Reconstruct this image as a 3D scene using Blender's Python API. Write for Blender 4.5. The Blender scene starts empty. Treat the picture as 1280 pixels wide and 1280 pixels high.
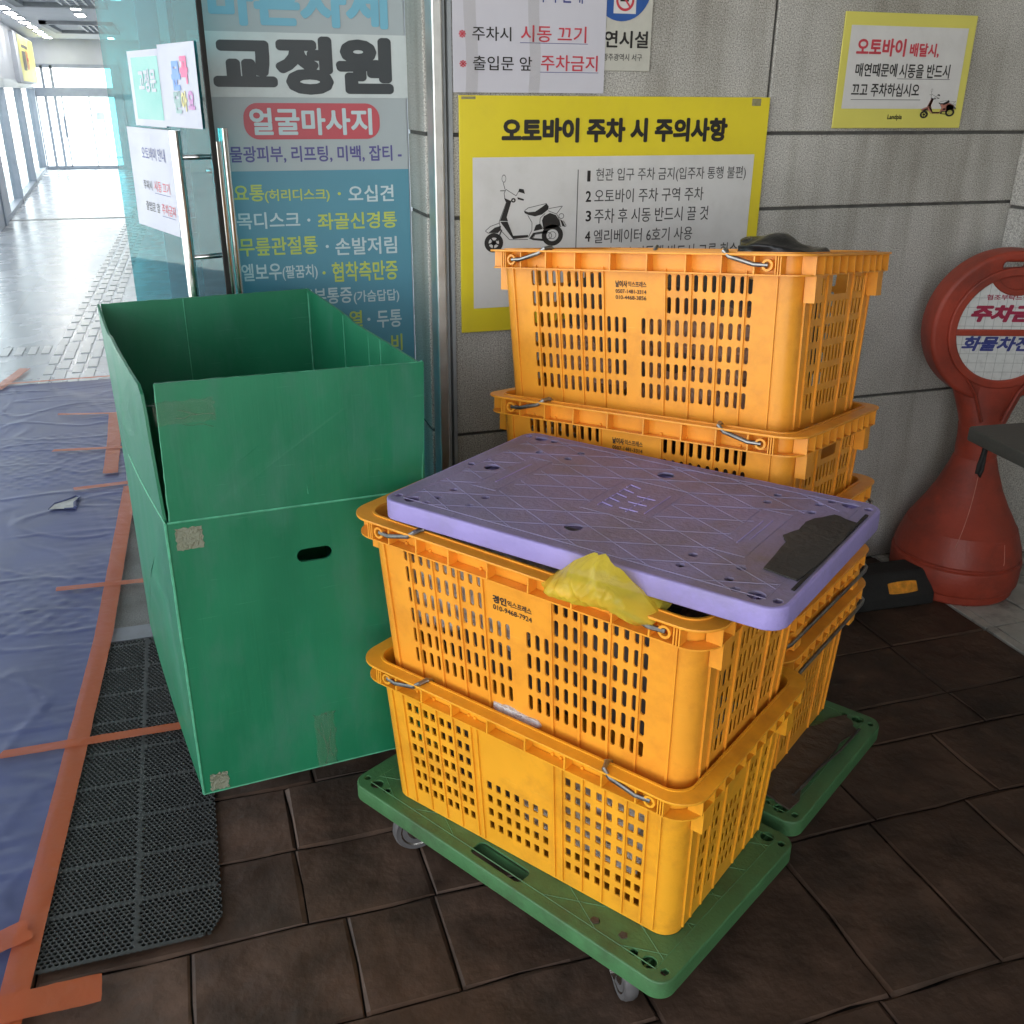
import bpy, bmesh, math, random
from mathutils import Vector, Matrix, noise
R = math.radians
random.seed(7)
S = bpy.context.scene
COL = S.collection

# ------------------------------------------------------------------ camera, sky, sun, exposure
cam_d = bpy.data.cameras.new('camera'); cam = bpy.data.objects.new('camera', cam_d); COL.objects.link(cam)
S.camera = cam
cam_d.sensor_width = 36.0; cam_d.lens = 36.0 * 1224 / 1280
cam_d.clip_start = 0.02; cam_d.clip_end = 3000
_t, _y, _r = R(23.06), R(18.1), R(-0.42)
F = Vector((math.sin(_y)*math.cos(_t), math.cos(_y)*math.cos(_t), -math.sin(_t)))
Rt = Vector((math.cos(_y), -math.sin(_y), 0)); Dn = F.cross(Rt)
Rt, Dn = Rt*math.cos(_r)+Dn*math.sin(_r), Dn*math.cos(_r)-Rt*math.sin(_r)
m = Matrix.Identity(4)
for i in range(3):
    m[i][0] = Rt[i]; m[i][1] = -Dn[i]; m[i][2] = -F[i]
m[2][3] = 1.45
cam.matrix_world = m

SUN_EL, SUN_AZ = 44, 18            # degrees; azimuth clockwise from +Y
w = bpy.data.worlds.new('World'); S.world = w; w.use_nodes = True
nt = w.node_tree; bg = nt.nodes['Background']
sky = nt.nodes.new('ShaderNodeTexSky'); sky.sky_type = 'NISHITA'; sky.sun_disc = False
sky.sun_elevation = R(SUN_EL); sky.sun_rotation = R(SUN_AZ)
sky.dust_density = 0.3; sky.air_density = 1.0; sky.ozone_density = 1.0
hs = nt.nodes.new('ShaderNodeHueSaturation'); hs.inputs['Saturation'].default_value = .25     # sky desaturated in place of a camera white balance
nt.links.new(sky.outputs[0], hs.inputs['Color']); nt.links.new(hs.outputs[0], bg.inputs[0]); bg.inputs[1].default_value = 0.15
sd = bpy.data.lights.new('sun', 'SUN'); sd.energy = 5; sd.angle = R(.6); sd.color = (1, .95, .88)
sun = bpy.data.objects.new('sun', sd); COL.objects.link(sun)
sdir = Vector((math.sin(R(SUN_AZ))*math.cos(R(SUN_EL)), math.cos(R(SUN_AZ))*math.cos(R(SUN_EL)), math.sin(R(SUN_EL))))
sun.rotation_euler = sdir.to_track_quat('Z', 'Y').to_euler()
S.view_settings.view_transform = 'Standard'; S.view_settings.look = 'None'
S.view_settings.exposure = 2.05; S.view_settings.gamma = 1.0
S.render.engine = 'CYCLES'
S.cycles.max_bounces = 10; S.cycles.transparent_max_bounces = 24

# ------------------------------------------------------------------ materials
def nmat(name):
    mt = bpy.data.materials.new(name); mt.use_nodes = True
    return mt, mt.node_tree, mt.node_tree.nodes['Principled BSDF']

def pm(name, col, rough=.5, var=.12, scale=18, bump=0, bscale=120, metal=0, dirt=None, damt=.5, dscale=6,
       spec=.5, scratch=0, sss=0, rvar=.12, coord='Object', stretch=(1, 1, 1), bstretch=None, island=0):
    """principled material: base colour broken up by noise, optional stains, scratches and bump"""
    mt, t, p = nmat(name); N = t.nodes; L = t.links
    tc = N.new('ShaderNodeTexCoord'); mp = N.new('ShaderNodeMapping'); mp.inputs['Scale'].default_value = stretch
    L.new(tc.outputs[coord], mp.inputs[0])
    n1 = N.new('ShaderNodeTexNoise'); n1.inputs['Scale'].default_value = scale; n1.inputs['Detail'].default_value = 6
    L.new(mp.outputs[0], n1.inputs[0])
    rp = N.new('ShaderNodeValToRGB'); rp.color_ramp.elements[0].position = .3; rp.color_ramp.elements[1].position = .7
    c0 = [max(0, c*(1-var)) for c in col]; c1 = [min(1, c*(1+var)) for c in col]
    rp.color_ramp.elements[0].color = (*c0, 1); rp.color_ramp.elements[1].color = (*c1, 1)
    L.new(n1.outputs[0], rp.inputs[0]); out = rp.outputs[0]
    if dirt:
        n2 = N.new('ShaderNodeTexNoise'); n2.inputs['Scale'].default_value = dscale; n2.inputs['Detail'].default_value = 9
        n2.inputs['Roughness'].default_value = .68
        L.new(mp.outputs[0], n2.inputs[0])
        r2 = N.new('ShaderNodeValToRGB'); r2.color_ramp.elements[0].position = .48; r2.color_ramp.elements[1].position = .72
        r2.color_ramp.elements[0].color = (0, 0, 0, 1); r2.color_ramp.elements[1].color = (damt, damt, damt, 1)
        L.new(n2.outputs[0], r2.inputs[0])
        mx = N.new('ShaderNodeMixRGB'); mx.inputs[2].default_value = (*dirt, 1)
        L.new(r2.outputs[0], mx.inputs[0]); L.new(out, mx.inputs[1]); out = mx.outputs[0]
    if scratch:
        mp2 = N.new('ShaderNodeMapping'); mp2.inputs['Scale'].default_value = (9, 9, 160); mp2.inputs['Rotation'].default_value = (.5, .35, .3)
        L.new(tc.outputs[coord], mp2.inputs[0])
        n3 = N.new('ShaderNodeTexNoise'); n3.inputs['Scale'].default_value = 1.3; n3.inputs['Detail'].default_value = 3
        L.new(mp2.outputs[0], n3.inputs[0])
        r3 = N.new('ShaderNodeValToRGB'); r3.color_ramp.elements[0].position = .68; r3.color_ramp.elements[1].position = .78
        r3.color_ramp.elements[0].color = (0, 0, 0, 1); r3.color_ramp.elements[1].color = (scratch,)*3 + (1,)
        L.new(n3.outputs[0], r3.inputs[0])
        mx = N.new('ShaderNodeMixRGB'); mx.inputs[2].default_value = (*[min(1, c*1.6+.12) for c in col], 1)
        L.new(r3.outputs[0], mx.inputs[0]); L.new(out, mx.inputs[1]); out = mx.outputs[0]
    if island:      # each laid piece has its own tone
        ge = N.new('ShaderNodeNewGeometry'); mi = N.new('ShaderNodeMapRange'); mi.inputs[3].default_value = 1-island; mi.inputs[4].default_value = 1+island
        L.new(ge.outputs['Random Per Island'], mi.inputs[0])
        mm = N.new('ShaderNodeMixRGB'); mm.blend_type = 'MULTIPLY'; mm.inputs[0].default_value = 1
        L.new(out, mm.inputs[1]); L.new(mi.outputs[0], mm.inputs[2]); out = mm.outputs[0]
    L.new(out, p.inputs['Base Color'])
    p.inputs['Metallic'].default_value = metal; p.inputs['Specular IOR Level'].default_value = spec
    mr = N.new('ShaderNodeMapRange'); mr.inputs[3].default_value = max(.02, rough-rvar); mr.inputs[4].default_value = min(1, rough+rvar)
    L.new(n1.outputs[0], mr.inputs[0]); L.new(mr.outputs[0], p.inputs['Roughness'])
    if sss:
        p.inputs['Subsurface Weight'].default_value = sss; p.inputs['Subsurface Radius'].default_value = (.02, .012, .006)
        p.inputs['Subsurface Scale'].default_value = .5
    if bump:
        nb = N.new('ShaderNodeTexNoise'); nb.inputs['Scale'].default_value = bscale; nb.inputs['Detail'].default_value = 5
        if bstretch:
            mpb = N.new('ShaderNodeMapping'); mpb.inputs['Scale'].default_value = bstretch; L.new(tc.outputs[coord], mpb.inputs[0]); L.new(mpb.outputs[0], nb.inputs[0])
        else: L.new(mp.outputs[0], nb.inputs[0])
        b = N.new('ShaderNodeBump'); b.inputs['Strength'].default_value = bump; b.inputs['Distance'].default_value = .01
        L.new(nb.outputs[0], b.inputs['Height']); L.new(b.outputs[0], p.inputs['Normal'])
    return mt

def granite(name, k=1.0):
    mt, t, p = nmat(name); N = t.nodes; L = t.links
    tc = N.new('ShaderNodeTexCoord')
    n1 = N.new('ShaderNodeTexNoise'); n1.inputs['Scale'].default_value = 290; n1.inputs['Detail'].default_value = 4; n1.inputs['Roughness'].default_value = .7
    L.new(tc.outputs['Object'], n1.inputs[0])
    rp = N.new('ShaderNodeValToRGB'); e = rp.color_ramp.elements
    e[0].position = .33; e[0].color = (.1*k, .098*k, .092*k, 1); e[1].position = .66; e[1].color = (.5*k, .485*k, .455*k, 1)
    x = e.new(.46); x.color = (.26*k, .255*k, .24*k, 1); x = e.new(.56); x.color = (.38*k, .375*k, .355*k, 1)
    L.new(n1.outputs[0], rp.inputs[0])
    n2 = N.new('ShaderNodeTexNoise'); n2.inputs['Scale'].default_value = 2.2; n2.inputs['Detail'].default_value = 8; n2.inputs['Roughness'].default_value = .65
    L.new(tc.outputs['Object'], n2.inputs[0])
    r2 = N.new('ShaderNodeValToRGB'); r2.color_ramp.elements[0].position = .3; r2.color_ramp.elements[0].color = (.72, .7, .66, 1)
    r2.color_ramp.elements[1].position = .68; r2.color_ramp.elements[1].color = (1.06, 1.05, 1.03, 1)
    L.new(n2.outputs[0], r2.inputs[0])
    mx = N.new('ShaderNodeMixRGB'); mx.blend_type = 'MULTIPLY'; mx.inputs[0].default_value = 1
    L.new(rp.outputs[0], mx.inputs[1]); L.new(r2.outputs[0], mx.inputs[2])
    mp3 = N.new('ShaderNodeMapping'); mp3.inputs['Scale'].default_value = (7, 7, .55); L.new(tc.outputs['Object'], mp3.inputs[0])
    n3 = N.new('ShaderNodeTexNoise'); n3.inputs['Scale'].default_value = 1.6; n3.inputs['Detail'].default_value = 7; L.new(mp3.outputs[0], n3.inputs[0])
    r3 = N.new('ShaderNodeValToRGB'); r3.color_ramp.elements[0].position = .34; r3.color_ramp.elements[0].color = (.66, .64, .59, 1)
    r3.color_ramp.elements[1].position = .56; r3.color_ramp.elements[1].color = (1, 1, 1, 1); L.new(n3.outputs[0], r3.inputs[0])
    m3 = N.new('ShaderNodeMixRGB'); m3.blend_type = 'MULTIPLY'; m3.inputs[0].default_value = .8
    L.new(mx.outputs[0], m3.inputs[1]); L.new(r3.outputs[0], m3.inputs[2]); L.new(m3.outputs[0], p.inputs['Base Color'])
    p.inputs['Roughness'].default_value = .7
    b = N.new('ShaderNodeBump'); b.inputs['Strength'].default_value = .25; b.inputs['Distance'].default_value = .004
    L.new(n1.outputs[0], b.inputs['Height']); L.new(b.outputs[0], p.inputs['Normal'])
    return mt

def glass(name, tint, refl=.06):
    mt, t, p = nmat(name); N = t.nodes; L = t.links
    out = N['Material Output']
    tr = N.new('ShaderNodeBsdfTransparent'); tr.inputs[0].default_value = (*tint, 1)
    gl = N.new('ShaderNodeBsdfGlossy'); gl.inputs['Roughness'].default_value = .02
    lw = N.new('ShaderNodeLayerWeight'); lw.inputs[0].default_value = .5
    pw = N.new('ShaderNodeMath'); pw.operation = 'POWER'; pw.inputs[1].default_value = 4; L.new(lw.outputs['Facing'], pw.inputs[0])
    fr = N.new('ShaderNodeMapRange'); fr.inputs[3].default_value = .03; fr.inputs[4].default_value = .22; L.new(pw.outputs[0], fr.inputs[0])
    mx = N.new('ShaderNodeMixShader'); L.new(fr.outputs[0], mx.inputs[0]); L.new(tr.outputs[0], mx.inputs[1]); L.new(gl.outputs[0], mx.inputs[2])
    L.new(mx.outputs[0], out.inputs[0]); return mt

def thinplastic(name, col, tcol, rough=.25, trans=.5, alpha=1.0, bump=.4, bscale=40):
    mt, t, p = nmat(name); N = t.nodes; L = t.links; out = N['Material Output']
    p.inputs['Base Color'].default_value = (*col, 1); p.inputs['Roughness'].default_value = rough
    tl = N.new('ShaderNodeBsdfTranslucent'); tl.inputs[0].default_value = (*tcol, 1)
    mx = N.new('ShaderNodeMixShader'); mx.inputs[0].default_value = trans
    L.new(p.outputs[0], mx.inputs[1]); L.new(tl.outputs[0], mx.inputs[2])
    last = mx
    if alpha < 1:
        tp = N.new('ShaderNodeBsdfTransparent'); tp.inputs[0].default_value = (*[min(1, c*.12+.9) for c in tcol], 1)
        m2 = N.new('ShaderNodeMixShader'); m2.inputs[0].default_value = alpha
        L.new(tp.outputs[0], m2.inputs[1]); L.new(mx.outputs[0], m2.inputs[2]); last = m2
    L.new(last.outputs[0], out.inputs[0])
    tc = N.new('ShaderNodeTexCoord'); n = N.new('ShaderNodeTexNoise'); n.inputs['Scale'].default_value = bscale; n.inputs['Detail'].default_value = 5
    n.inputs['Distortion'].default_value = 1.0
    L.new(tc.outputs['Object'], n.inputs[0])
    b = N.new('ShaderNodeBump'); b.inputs['Strength'].default_value = bump; b.inputs['Distance'].default_value = .02
    L.new(n.outputs[0], b.inputs['Height']); L.new(b.outputs[0], p.inputs['Normal']); L.new(b.outputs[0], tl.inputs['Normal'])
    return mt

def emit(name, col, st):
    mt, t, p = nmat(name)
    p.inputs['Base Color'].default_value = (*col, 1)
    p.inputs['Emission Color'].default_value = (*col, 1); p.inputs['Emission Strength'].default_value = st
    return mt

M = {}
M['granite'] = granite('granite', 1.6)
M['granite_dark'] = pm('granite_joint', (.09, .088, .08), .9, .3, 30)
M['granite_floor'] = granite('granite_floor', .55)
M['paving'] = pm('stamped_paving', (.07, .041, .027), .6, .42, 9, .9, 13, dirt=(.026, .02, .015), damt=.88, dscale=3.1, rvar=.22, spec=.32, island=.28)
M['joint'] = pm('paving_joint', (.016, .011, .008), .9, .3, 30)
M['ground'] = pm('outer_paving', (.45, .44, .42), .9, .2, 3)
M['pale_tile'] = pm('pale_tile', (.42, .41, .37), .6, .15, 14, .2, 60, dirt=(.06, .055, .045), damt=.9, dscale=9)
M['alu'] = pm('brushed_steel', (.68, .68, .65), .42, .06, 40, metal=1)
M['steel'] = pm('stainless', (.72, .71, .69), .2, .05, 60, metal=1)
M['wire'] = pm('zinc_wire', (.3, .3, .29), .42, .2, 90, metal=1)
M['dark_metal'] = pm('dark_frame', (.07, .075, .08), .45, .1, 20)
M['crate'] = pm('orange_crate_plastic', (.86, .345, .03), .38, .07, 9, .05, 260, dirt=(.5, .16, .02), damt=.45, dscale=11, scratch=.2, sss=.12)
M['crate_y'] = pm('amber_crate_plastic', (.86, .38, .022), .38, .07, 9, .05, 260, dirt=(.45, .17, .02), damt=.5, dscale=11, scratch=.22, sss=.12)
M['ink'] = pm('black_ink', (.02, .018, .016), .6, .2, 60)
M['ink_g'] = pm('grey_ink', (.07, .068, .065), .6, .2, 60)
M['ink_r'] = pm('red_ink', (.55, .05, .07), .5, .15, 60)
M['ink_m'] = pm('maroon_ink', (.33, .02, .06), .5, .15, 60)
M['ink_n'] = pm('navy_ink', (.04, .05, .22), .5, .15, 60)
M['yellow'] = pm('yellow_board', (.76, .62, .03), .35, .05, 5, dirt=(.6, .46, .05), damt=.3, dscale=9)
M['lemon'] = pm('lemon_board', (.7, .64, .13), .4, .05, 5)
M['white'] = pm('white_print', (.66, .65, .63), .4, .04, 8, dirt=(.5, .49, .45), damt=.35, dscale=12)
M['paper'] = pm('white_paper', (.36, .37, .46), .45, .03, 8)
M['lam'] = pm('laminated_paper', (.6, .59, .64), .14, .03, 6, .12, 14)
M['cream'] = pm('cream_board', (.55, .54, .47), .4, .05, 8, dirt=(.36, .35, .3), damt=.4, dscale=10)
M['ban_grey'] = pm('banner_grey', (.38, .42, .43), .45, .05, 4)
M['ban_white'] = pm('banner_white', (.58, .62, .61), .4, .05, 6, dirt=(.42, .45, .44), damt=.4, dscale=10)
M['ban_teal'] = pm('banner_teal', (.085, .26, .34), .45, .06, 4)
M['ban_blue'] = pm('banner_blue', (.16, .42, .54), .45, .05, 6)
M['ban_red'] = pm('banner_red', (.5, .07, .09), .45, .05, 6)
M['ban_y'] = pm('banner_yellow', (.48, .55, .1), .45, .05, 6)
M['ban_w'] = pm('banner_letter', (.5, .6, .62), .45, .04, 6)
M['ban_p'] = pm('banner_purple', (.09, .08, .25), .45, .05, 6)
M['ban_k'] = pm('banner_black', (.03, .036, .04), .45, .08, 6)
M['box'] = pm('green_corrugated_plastic', (.009, .16, .072), .4, .14, 5, .045, 1, dirt=(.045, .17, .11), damt=.7, dscale=7, scratch=.2, stretch=(1.5, 1.5, .6), bstretch=(200, 200, 1.5))
M['crease'] = pm('worn_crease', (.07, .33, .19), .6, .25, 50)
M['tape_clear'] = thinplastic('packing_tape', (.45, .42, .34), (.4, .38, .3), .12, .2, .09, .5, 60)
M['tape_tan'] = thinplastic('tan_tape', (.36, .35, .26), (.35, .34, .25), .2, .2, .7, .6, 70)
M['deck_g'] = pm('green_deck_plastic', (.06, .175, .065), .5, .15, 8, .12, 140, dirt=(.04, .05, .025), damt=.75, dscale=7, scratch=.16)
M['deck_p'] = pm('lavender_deck_plastic', (.3, .25, .54), .5, .1, 8, .12, 140, dirt=(.22, .19, .27), damt=.75, dscale=6, scratch=.18)
M['deck_p_top'] = pm('worn_lavender_deck', (.215, .185, .32), .5, .16, 7, .2, 120, dirt=(.16, .125, .125), damt=.9, dscale=5, scratch=.1)
M['rubber'] = pm('black_rubber', (.012, .012, .011), .75, .25, 20, .3, 90)
M['grip'] = pm('torn_grip_mat', (.03, .028, .024), .8, .25, 14, .3, 90, dirt=(.06, .053, .042), damt=.5)
M['gripb'] = pm('torn_brown_mat', (.075, .055, .038), .85, .4, 12, .6, 40, dirt=(.03, .026, .02), damt=.8)
M['wheel'] = pm('grey_wheel_rubber', (.1, .095, .095), .45, .2, 30)
M['tyre'] = pm('pale_tyre', (.3, .3, .3), .5, .15, 30)
M['red'] = pm('red_sign_plastic', (.33, .045, .022), .5, .2, 7, .12, 90, dirt=(.11, .028, .02), damt=.8, dscale=6, scratch=.14)
M['sheet'] = pm('reflective_sheet', (.66, .67, .65), .3, .05, 60)
M['gridline'] = pm('sheet_seam', (.3, .31, .3), .5, .1, 50)
M['reflector'] = pm('amber_reflector', (.7, .27, .02), .35, .3, 60, .4, 120)
M['board'] = pm('grey_board', (.085, .085, .075), .6, .15, 12, .2, 90)
M['bag_y'] = thinplastic('yellow_bag_film', (.9, .76, .10), (.98, .85, .12), .13, .55, .74, .3, 22)
M['bag_w'] = thinplastic('clear_bag_film', (.8, .79, .78), (.6, .58, .56), .18, .3, 1, .9, 28)
M['bag_b'] = thinplastic('pinkish_bag_film', (.42, .25, .17), (.4, .24, .16), .22, .25, 1, .9, 26)
M['bag_k'] = pm('black_bag_film', (.012, .012, .012), .3, .2, 10, .5, 30)
M['bag_d'] = pm('dark_goods', (.06, .05, .045), .6, .5, 9, .6, 30)
M['tarp'] = pm('blue_sheeting', (.055, .068, .175), .42, .16, 5, .05, 9, dirt=(.1, .11, .17), damt=.5, dscale=2.6, rvar=.1, scratch=.12)
M['tarp_hole'] = pm('floor_in_tear', (.4, .4, .38), .6, .2, 40)
M['tape_o'] = thinplastic('orange_tape', (.56, .125, .035), (.65, .2, .06), .34, .2, .74, .1, 22)
M['mat'] = pm('grey_honeycomb', (.03, .033, .031), .7, .25, 30)
M['floor_in'] = None
M['forecourt'] = pm('pale_forecourt', (.78, .78, .76), .8, .05, 1)
M['sill'] = pm('threshold_metal', (.16, .17, .19), .4, .1, 30)
M['glass_d'] = glass('teal_glass', (.25, .60, .64))
M['glass_c'] = glass('clear_glass', (.92, .96, .96))
M['wall_in'] = pm('painted_wall', (.5, .53, .58), .7, .06, 3)
M['wall_lt'] = pm('light_wall', (.5, .53, .58), .6, .05, 3)
M['ceil_in'] = pm('ceiling_paint', (.62, .64, .66), .8, .04, 3)
M['ceil_out'] = pm('canopy_panel', (.4, .4, .39), .8, .06, 3)
M['frame_in'] = pm('aluminium_frame', (.26, .3, .36), .4, .08, 10)
M['lamp'] = emit('lamp_diffuser', (1, .97, .93), 14)
M['vent'] = pm('vent_grille', (.3, .32, .33), .6, .1, 20)
M['yellow_lit'] = pm('yellow_shop_sign', (.72, .68, .16), .5, .05, 5)
M['art_b'] = pm('blue_letter', (.1, .24, .62), .5, .1, 20)
M['art_p'] = pm('pink_letter', (.65, .1, .25), .5, .1, 20)
M['art_g'] = pm('grey_green_letter', (.2, .33, .33), .5, .1, 20)
M['art_y'] = pm('gold_letter', (.55, .5, .2), .5, .1, 20)
M['art_v'] = pm('mauve_letter', (.4, .16, .4), .5, .1, 20)
M['green_print'] = pm('green_print', (.05, .33, .3), .4, .05, 10)
M['blue_print'] = pm('blue_print', (.03, .1, .34), .4, .05, 10)
M['metal_bar'] = pm('tactile_bar', (.42, .43, .44), .35, .1, 30, metal=.4)
M['peach'] = pm('peach_print', (.55, .22, .16), .5, .2, 60)

def floor_tiles():
    mt, t, p = nmat('polished_tile'); N = t.nodes; L = t.links
    tc = N.new('ShaderNodeTexCoord'); b = N.new('ShaderNodeTexBrick'); b.offset = 0
    b.inputs['Scale'].default_value = 1; b.inputs['Brick Width'].default_value = .6; b.inputs['Row Height'].default_value = .6
    b.inputs['Mortar Size'].default_value = .004
    b.inputs['Color1'].default_value = (.36, .385, .42, 1); b.inputs['Color2'].default_value = (.33, .355, .39, 1); b.inputs['Mortar'].default_value = (.3, .31, .32, 1)
    L.new(tc.outputs['Object'], b.inputs[0])
    n = N.new('ShaderNodeTexNoise'); n.inputs['Scale'].default_value = 3; n.inputs['Detail'].default_value = 8
    L.new(tc.outputs['Object'], n.inputs[0])
    mx = N.new('ShaderNodeMixRGB'); mx.blend_type = 'OVERLAY'; mx.inputs[0].default_value = .3
    L.new(b.outputs[0], mx.inputs[1]); L.new(n.outputs[0], mx.inputs[2]); L.new(mx.outputs[0], p.inputs['Base Color'])
    mr = N.new('ShaderNodeMapRange'); mr.inputs[3].default_value = .18; mr.inputs[4].default_value = .36
    L.new(n.outputs[0], mr.inputs[0]); L.new(mr.outputs[0], p.inputs['Roughness'])
    return mt
M['floor_in'] = floor_tiles()

# ------------------------------------------------------------------ geometry helpers
class G:
    """collects vertices and faces of ONE mesh"""
    def __init__(s): s.v = []; s.f = []
    def add(s, vs, fs, fn=None):
        o = len(s.v); s.v += [tuple(fn(*p)) if fn else tuple(p) for p in vs]; s.f += [[i+o for i in f] for f in fs]; return s
    def quad(s, a, b, c, d): return s.add([a, b, c, d], [[0, 1, 2, 3]])
    def box(s, x0, y0, z0, x1, y1, z1, fn=None):
        vs = [(x, y, z) for z in (z0, z1) for x, y in ((x0, y0), (x1, y0), (x1, y1), (x0, y1))]
        return s.add(vs, [[3, 2, 1, 0], [4, 5, 6, 7], [0, 1, 5, 4], [1, 2, 6, 5], [2, 3, 7, 6], [3, 0, 4, 7]], fn)
    def grid(s, nu, nv, fn):
        vs = [fn(i/nu, j/nv) for j in range(nv+1) for i in range(nu+1)]
        return s.add(vs, [[j*(nu+1)+i, j*(nu+1)+i+1, (j+1)*(nu+1)+i+1, (j+1)*(nu+1)+i] for j in range(nv) for i in range(nu)])
    def lathe(s, prof, n=32, ctr=(0, 0), axis='z', fn=None):
        vs = []; fs = []
        for r, z in prof:
            for k in range(n):
                a = 2*math.pi*k/n; c, d = r*math.cos(a), r*math.sin(a)
                vs.append((ctr[0]+c, ctr[1]+d, z) if axis == 'z' else ((c, z, d) if axis == 'y' else (z, c, d)))
        for i in range(len(prof)-1):
            for k in range(n): fs.append([i*n+k, i*n+(k+1) % n, (i+1)*n+(k+1) % n, (i+1)*n+k])
        fs.append(list(range(n))[::-1]); fs.append([(len(prof)-1)*n+k for k in range(n)])
        return s.add(vs, fs, fn)
    def tube(s, pts, r, n=8, closed=False):
        P = [Vector(p) for p in pts]; vs = []; fs = []; up = None
        for i, p in enumerate(P):
            a = P[i-1] if (i > 0 or closed) else p; b = P[(i+1) % len(P)] if (i < len(P)-1 or closed) else p
            t = (b-a).normalized()
            if up is None: up = Vector((0, 0, 1)) if abs(t.z) < .9 else Vector((1, 0, 0))
            x = t.cross(up)
            if x.length < 1e-4: x = t.orthogonal()
            x.normalize(); y = x.cross(t).normalized(); up = y
            for k in range(n):
                an = 2*math.pi*k/n; vs.append(tuple(p + x*(r*math.cos(an)) + y*(r*math.sin(an))))
        m_ = len(P)
        for i in range(m_ if closed else m_-1):
            j = (i+1) % m_
            for k in range(n): fs.append([i*n+k, i*n+(k+1) % n, j*n+(k+1) % n, j*n+k])
        if not closed: fs += [list(range(n))[::-1], [(m_-1)*n+k for k in range(n)]]
        return s.add(vs, fs)
    def obj(s, name, mat, parent=None, smooth=False, bevel=0, bseg=2, recalc=True, sharp=None):
        me = bpy.data.meshes.new(name); me.from_pydata(s.v, [], s.f); me.update()
        b = bmesh.new(); b.from_mesh(me)
        if bevel:
            bmesh.ops.remove_doubles(b, verts=b.verts, dist=1e-5)
        if recalc: bmesh.ops.recalc_face_normals(b, faces=b.faces)
        b.to_mesh(me); b.free()
        return link(name, me, mat, parent, smooth, bevel, bseg, sharp)

def link(name, me, mat, parent=None, smooth=False, bevel=0, bseg=2, sharp=None):
    o = bpy.data.objects.new(name, me); COL.objects.link(o)
    for k in (mat if isinstance(mat, (list, tuple)) else [mat]): me.materials.append(M[k] if isinstance(k, str) else k)
    if smooth:
        me.polygons.foreach_set('use_smooth', [True]*len(me.polygons))
        if sharp is not None:
            try: me.set_sharp_from_angle(angle=R(sharp))
            except Exception: pass
    if parent: o.parent = parent
    if bevel:
        md = o.modifiers.new('bevel', 'BEVEL'); md.width = bevel; md.segments = bseg; md.limit_method = 'ANGLE'; md.angle_limit = R(40)
    return o

def tag(o, label=None, cat=None, group=None, kind=None):
    if label: o['label'] = label
    if cat: o['category'] = cat
    if group: o['group'] = group
    if kind: o['kind'] = kind
    return o
def struct(o): o['kind'] = 'structure'; return o
def thing(name, loc, rot=(0, 0, 0), label=None, cat=None, group=None):
    o = bpy.data.objects.new(name, None); COL.objects.link(o); o.empty_display_size = .1
    o.location = loc; o.rotation_euler = rot
    return tag(o, label, cat, group)

def curve_mesh(polys, ext=0, bevel=0, bres=2):
    """filled 2-D shape (first outline, then holes) given thickness; returns verts, faces"""
    cu = bpy.data.curves.new('c', 'CURVE'); cu.dimensions = '2D'; cu.fill_mode = 'BOTH' if (ext or bevel) else 'FRONT'
    cu.extrude = ext; cu.bevel_depth = bevel; cu.bevel_resolution = bres
    if not (ext or bevel): cu.fill_mode = 'BOTH'
    for pts in polys:
        sp = cu.splines.new('POLY'); sp.points.add(len(pts)-1); sp.use_cyclic_u = True
        for p, q in zip(sp.points, pts): p.co = (q[0], q[1], 0, 1)
    ob = bpy.data.objects.new('c', cu); me = bpy.data.meshes.new_from_object(ob)
    vs = [tuple(v.co) for v in me.vertices]; fs = [list(p.vertices) for p in me.polygons]
    bpy.data.objects.remove(ob); bpy.data.curves.remove(cu); bpy.data.meshes.remove(me)
    return vs, fs

def rrect(x0, y0, x1, y1, r, n=5):
    pts = []
    for cx, cy, a0 in ((x1-r, y0+r, -90), (x1-r, y1-r, 0), (x0+r, y1-r, 90), (x0+r, y0+r, 180)):
        for k in range(n+1):
            a = R(a0+90*k/n); pts.append((cx+r*math.cos(a), cy+r*math.sin(a)))
    return pts
def circ(x, y, r, n=14, ph=0): return [(x+r*math.cos(2*math.pi*k/n+ph), y+r*math.sin(2*math.pi*k/n+ph)) for k in range(n)]

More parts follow.
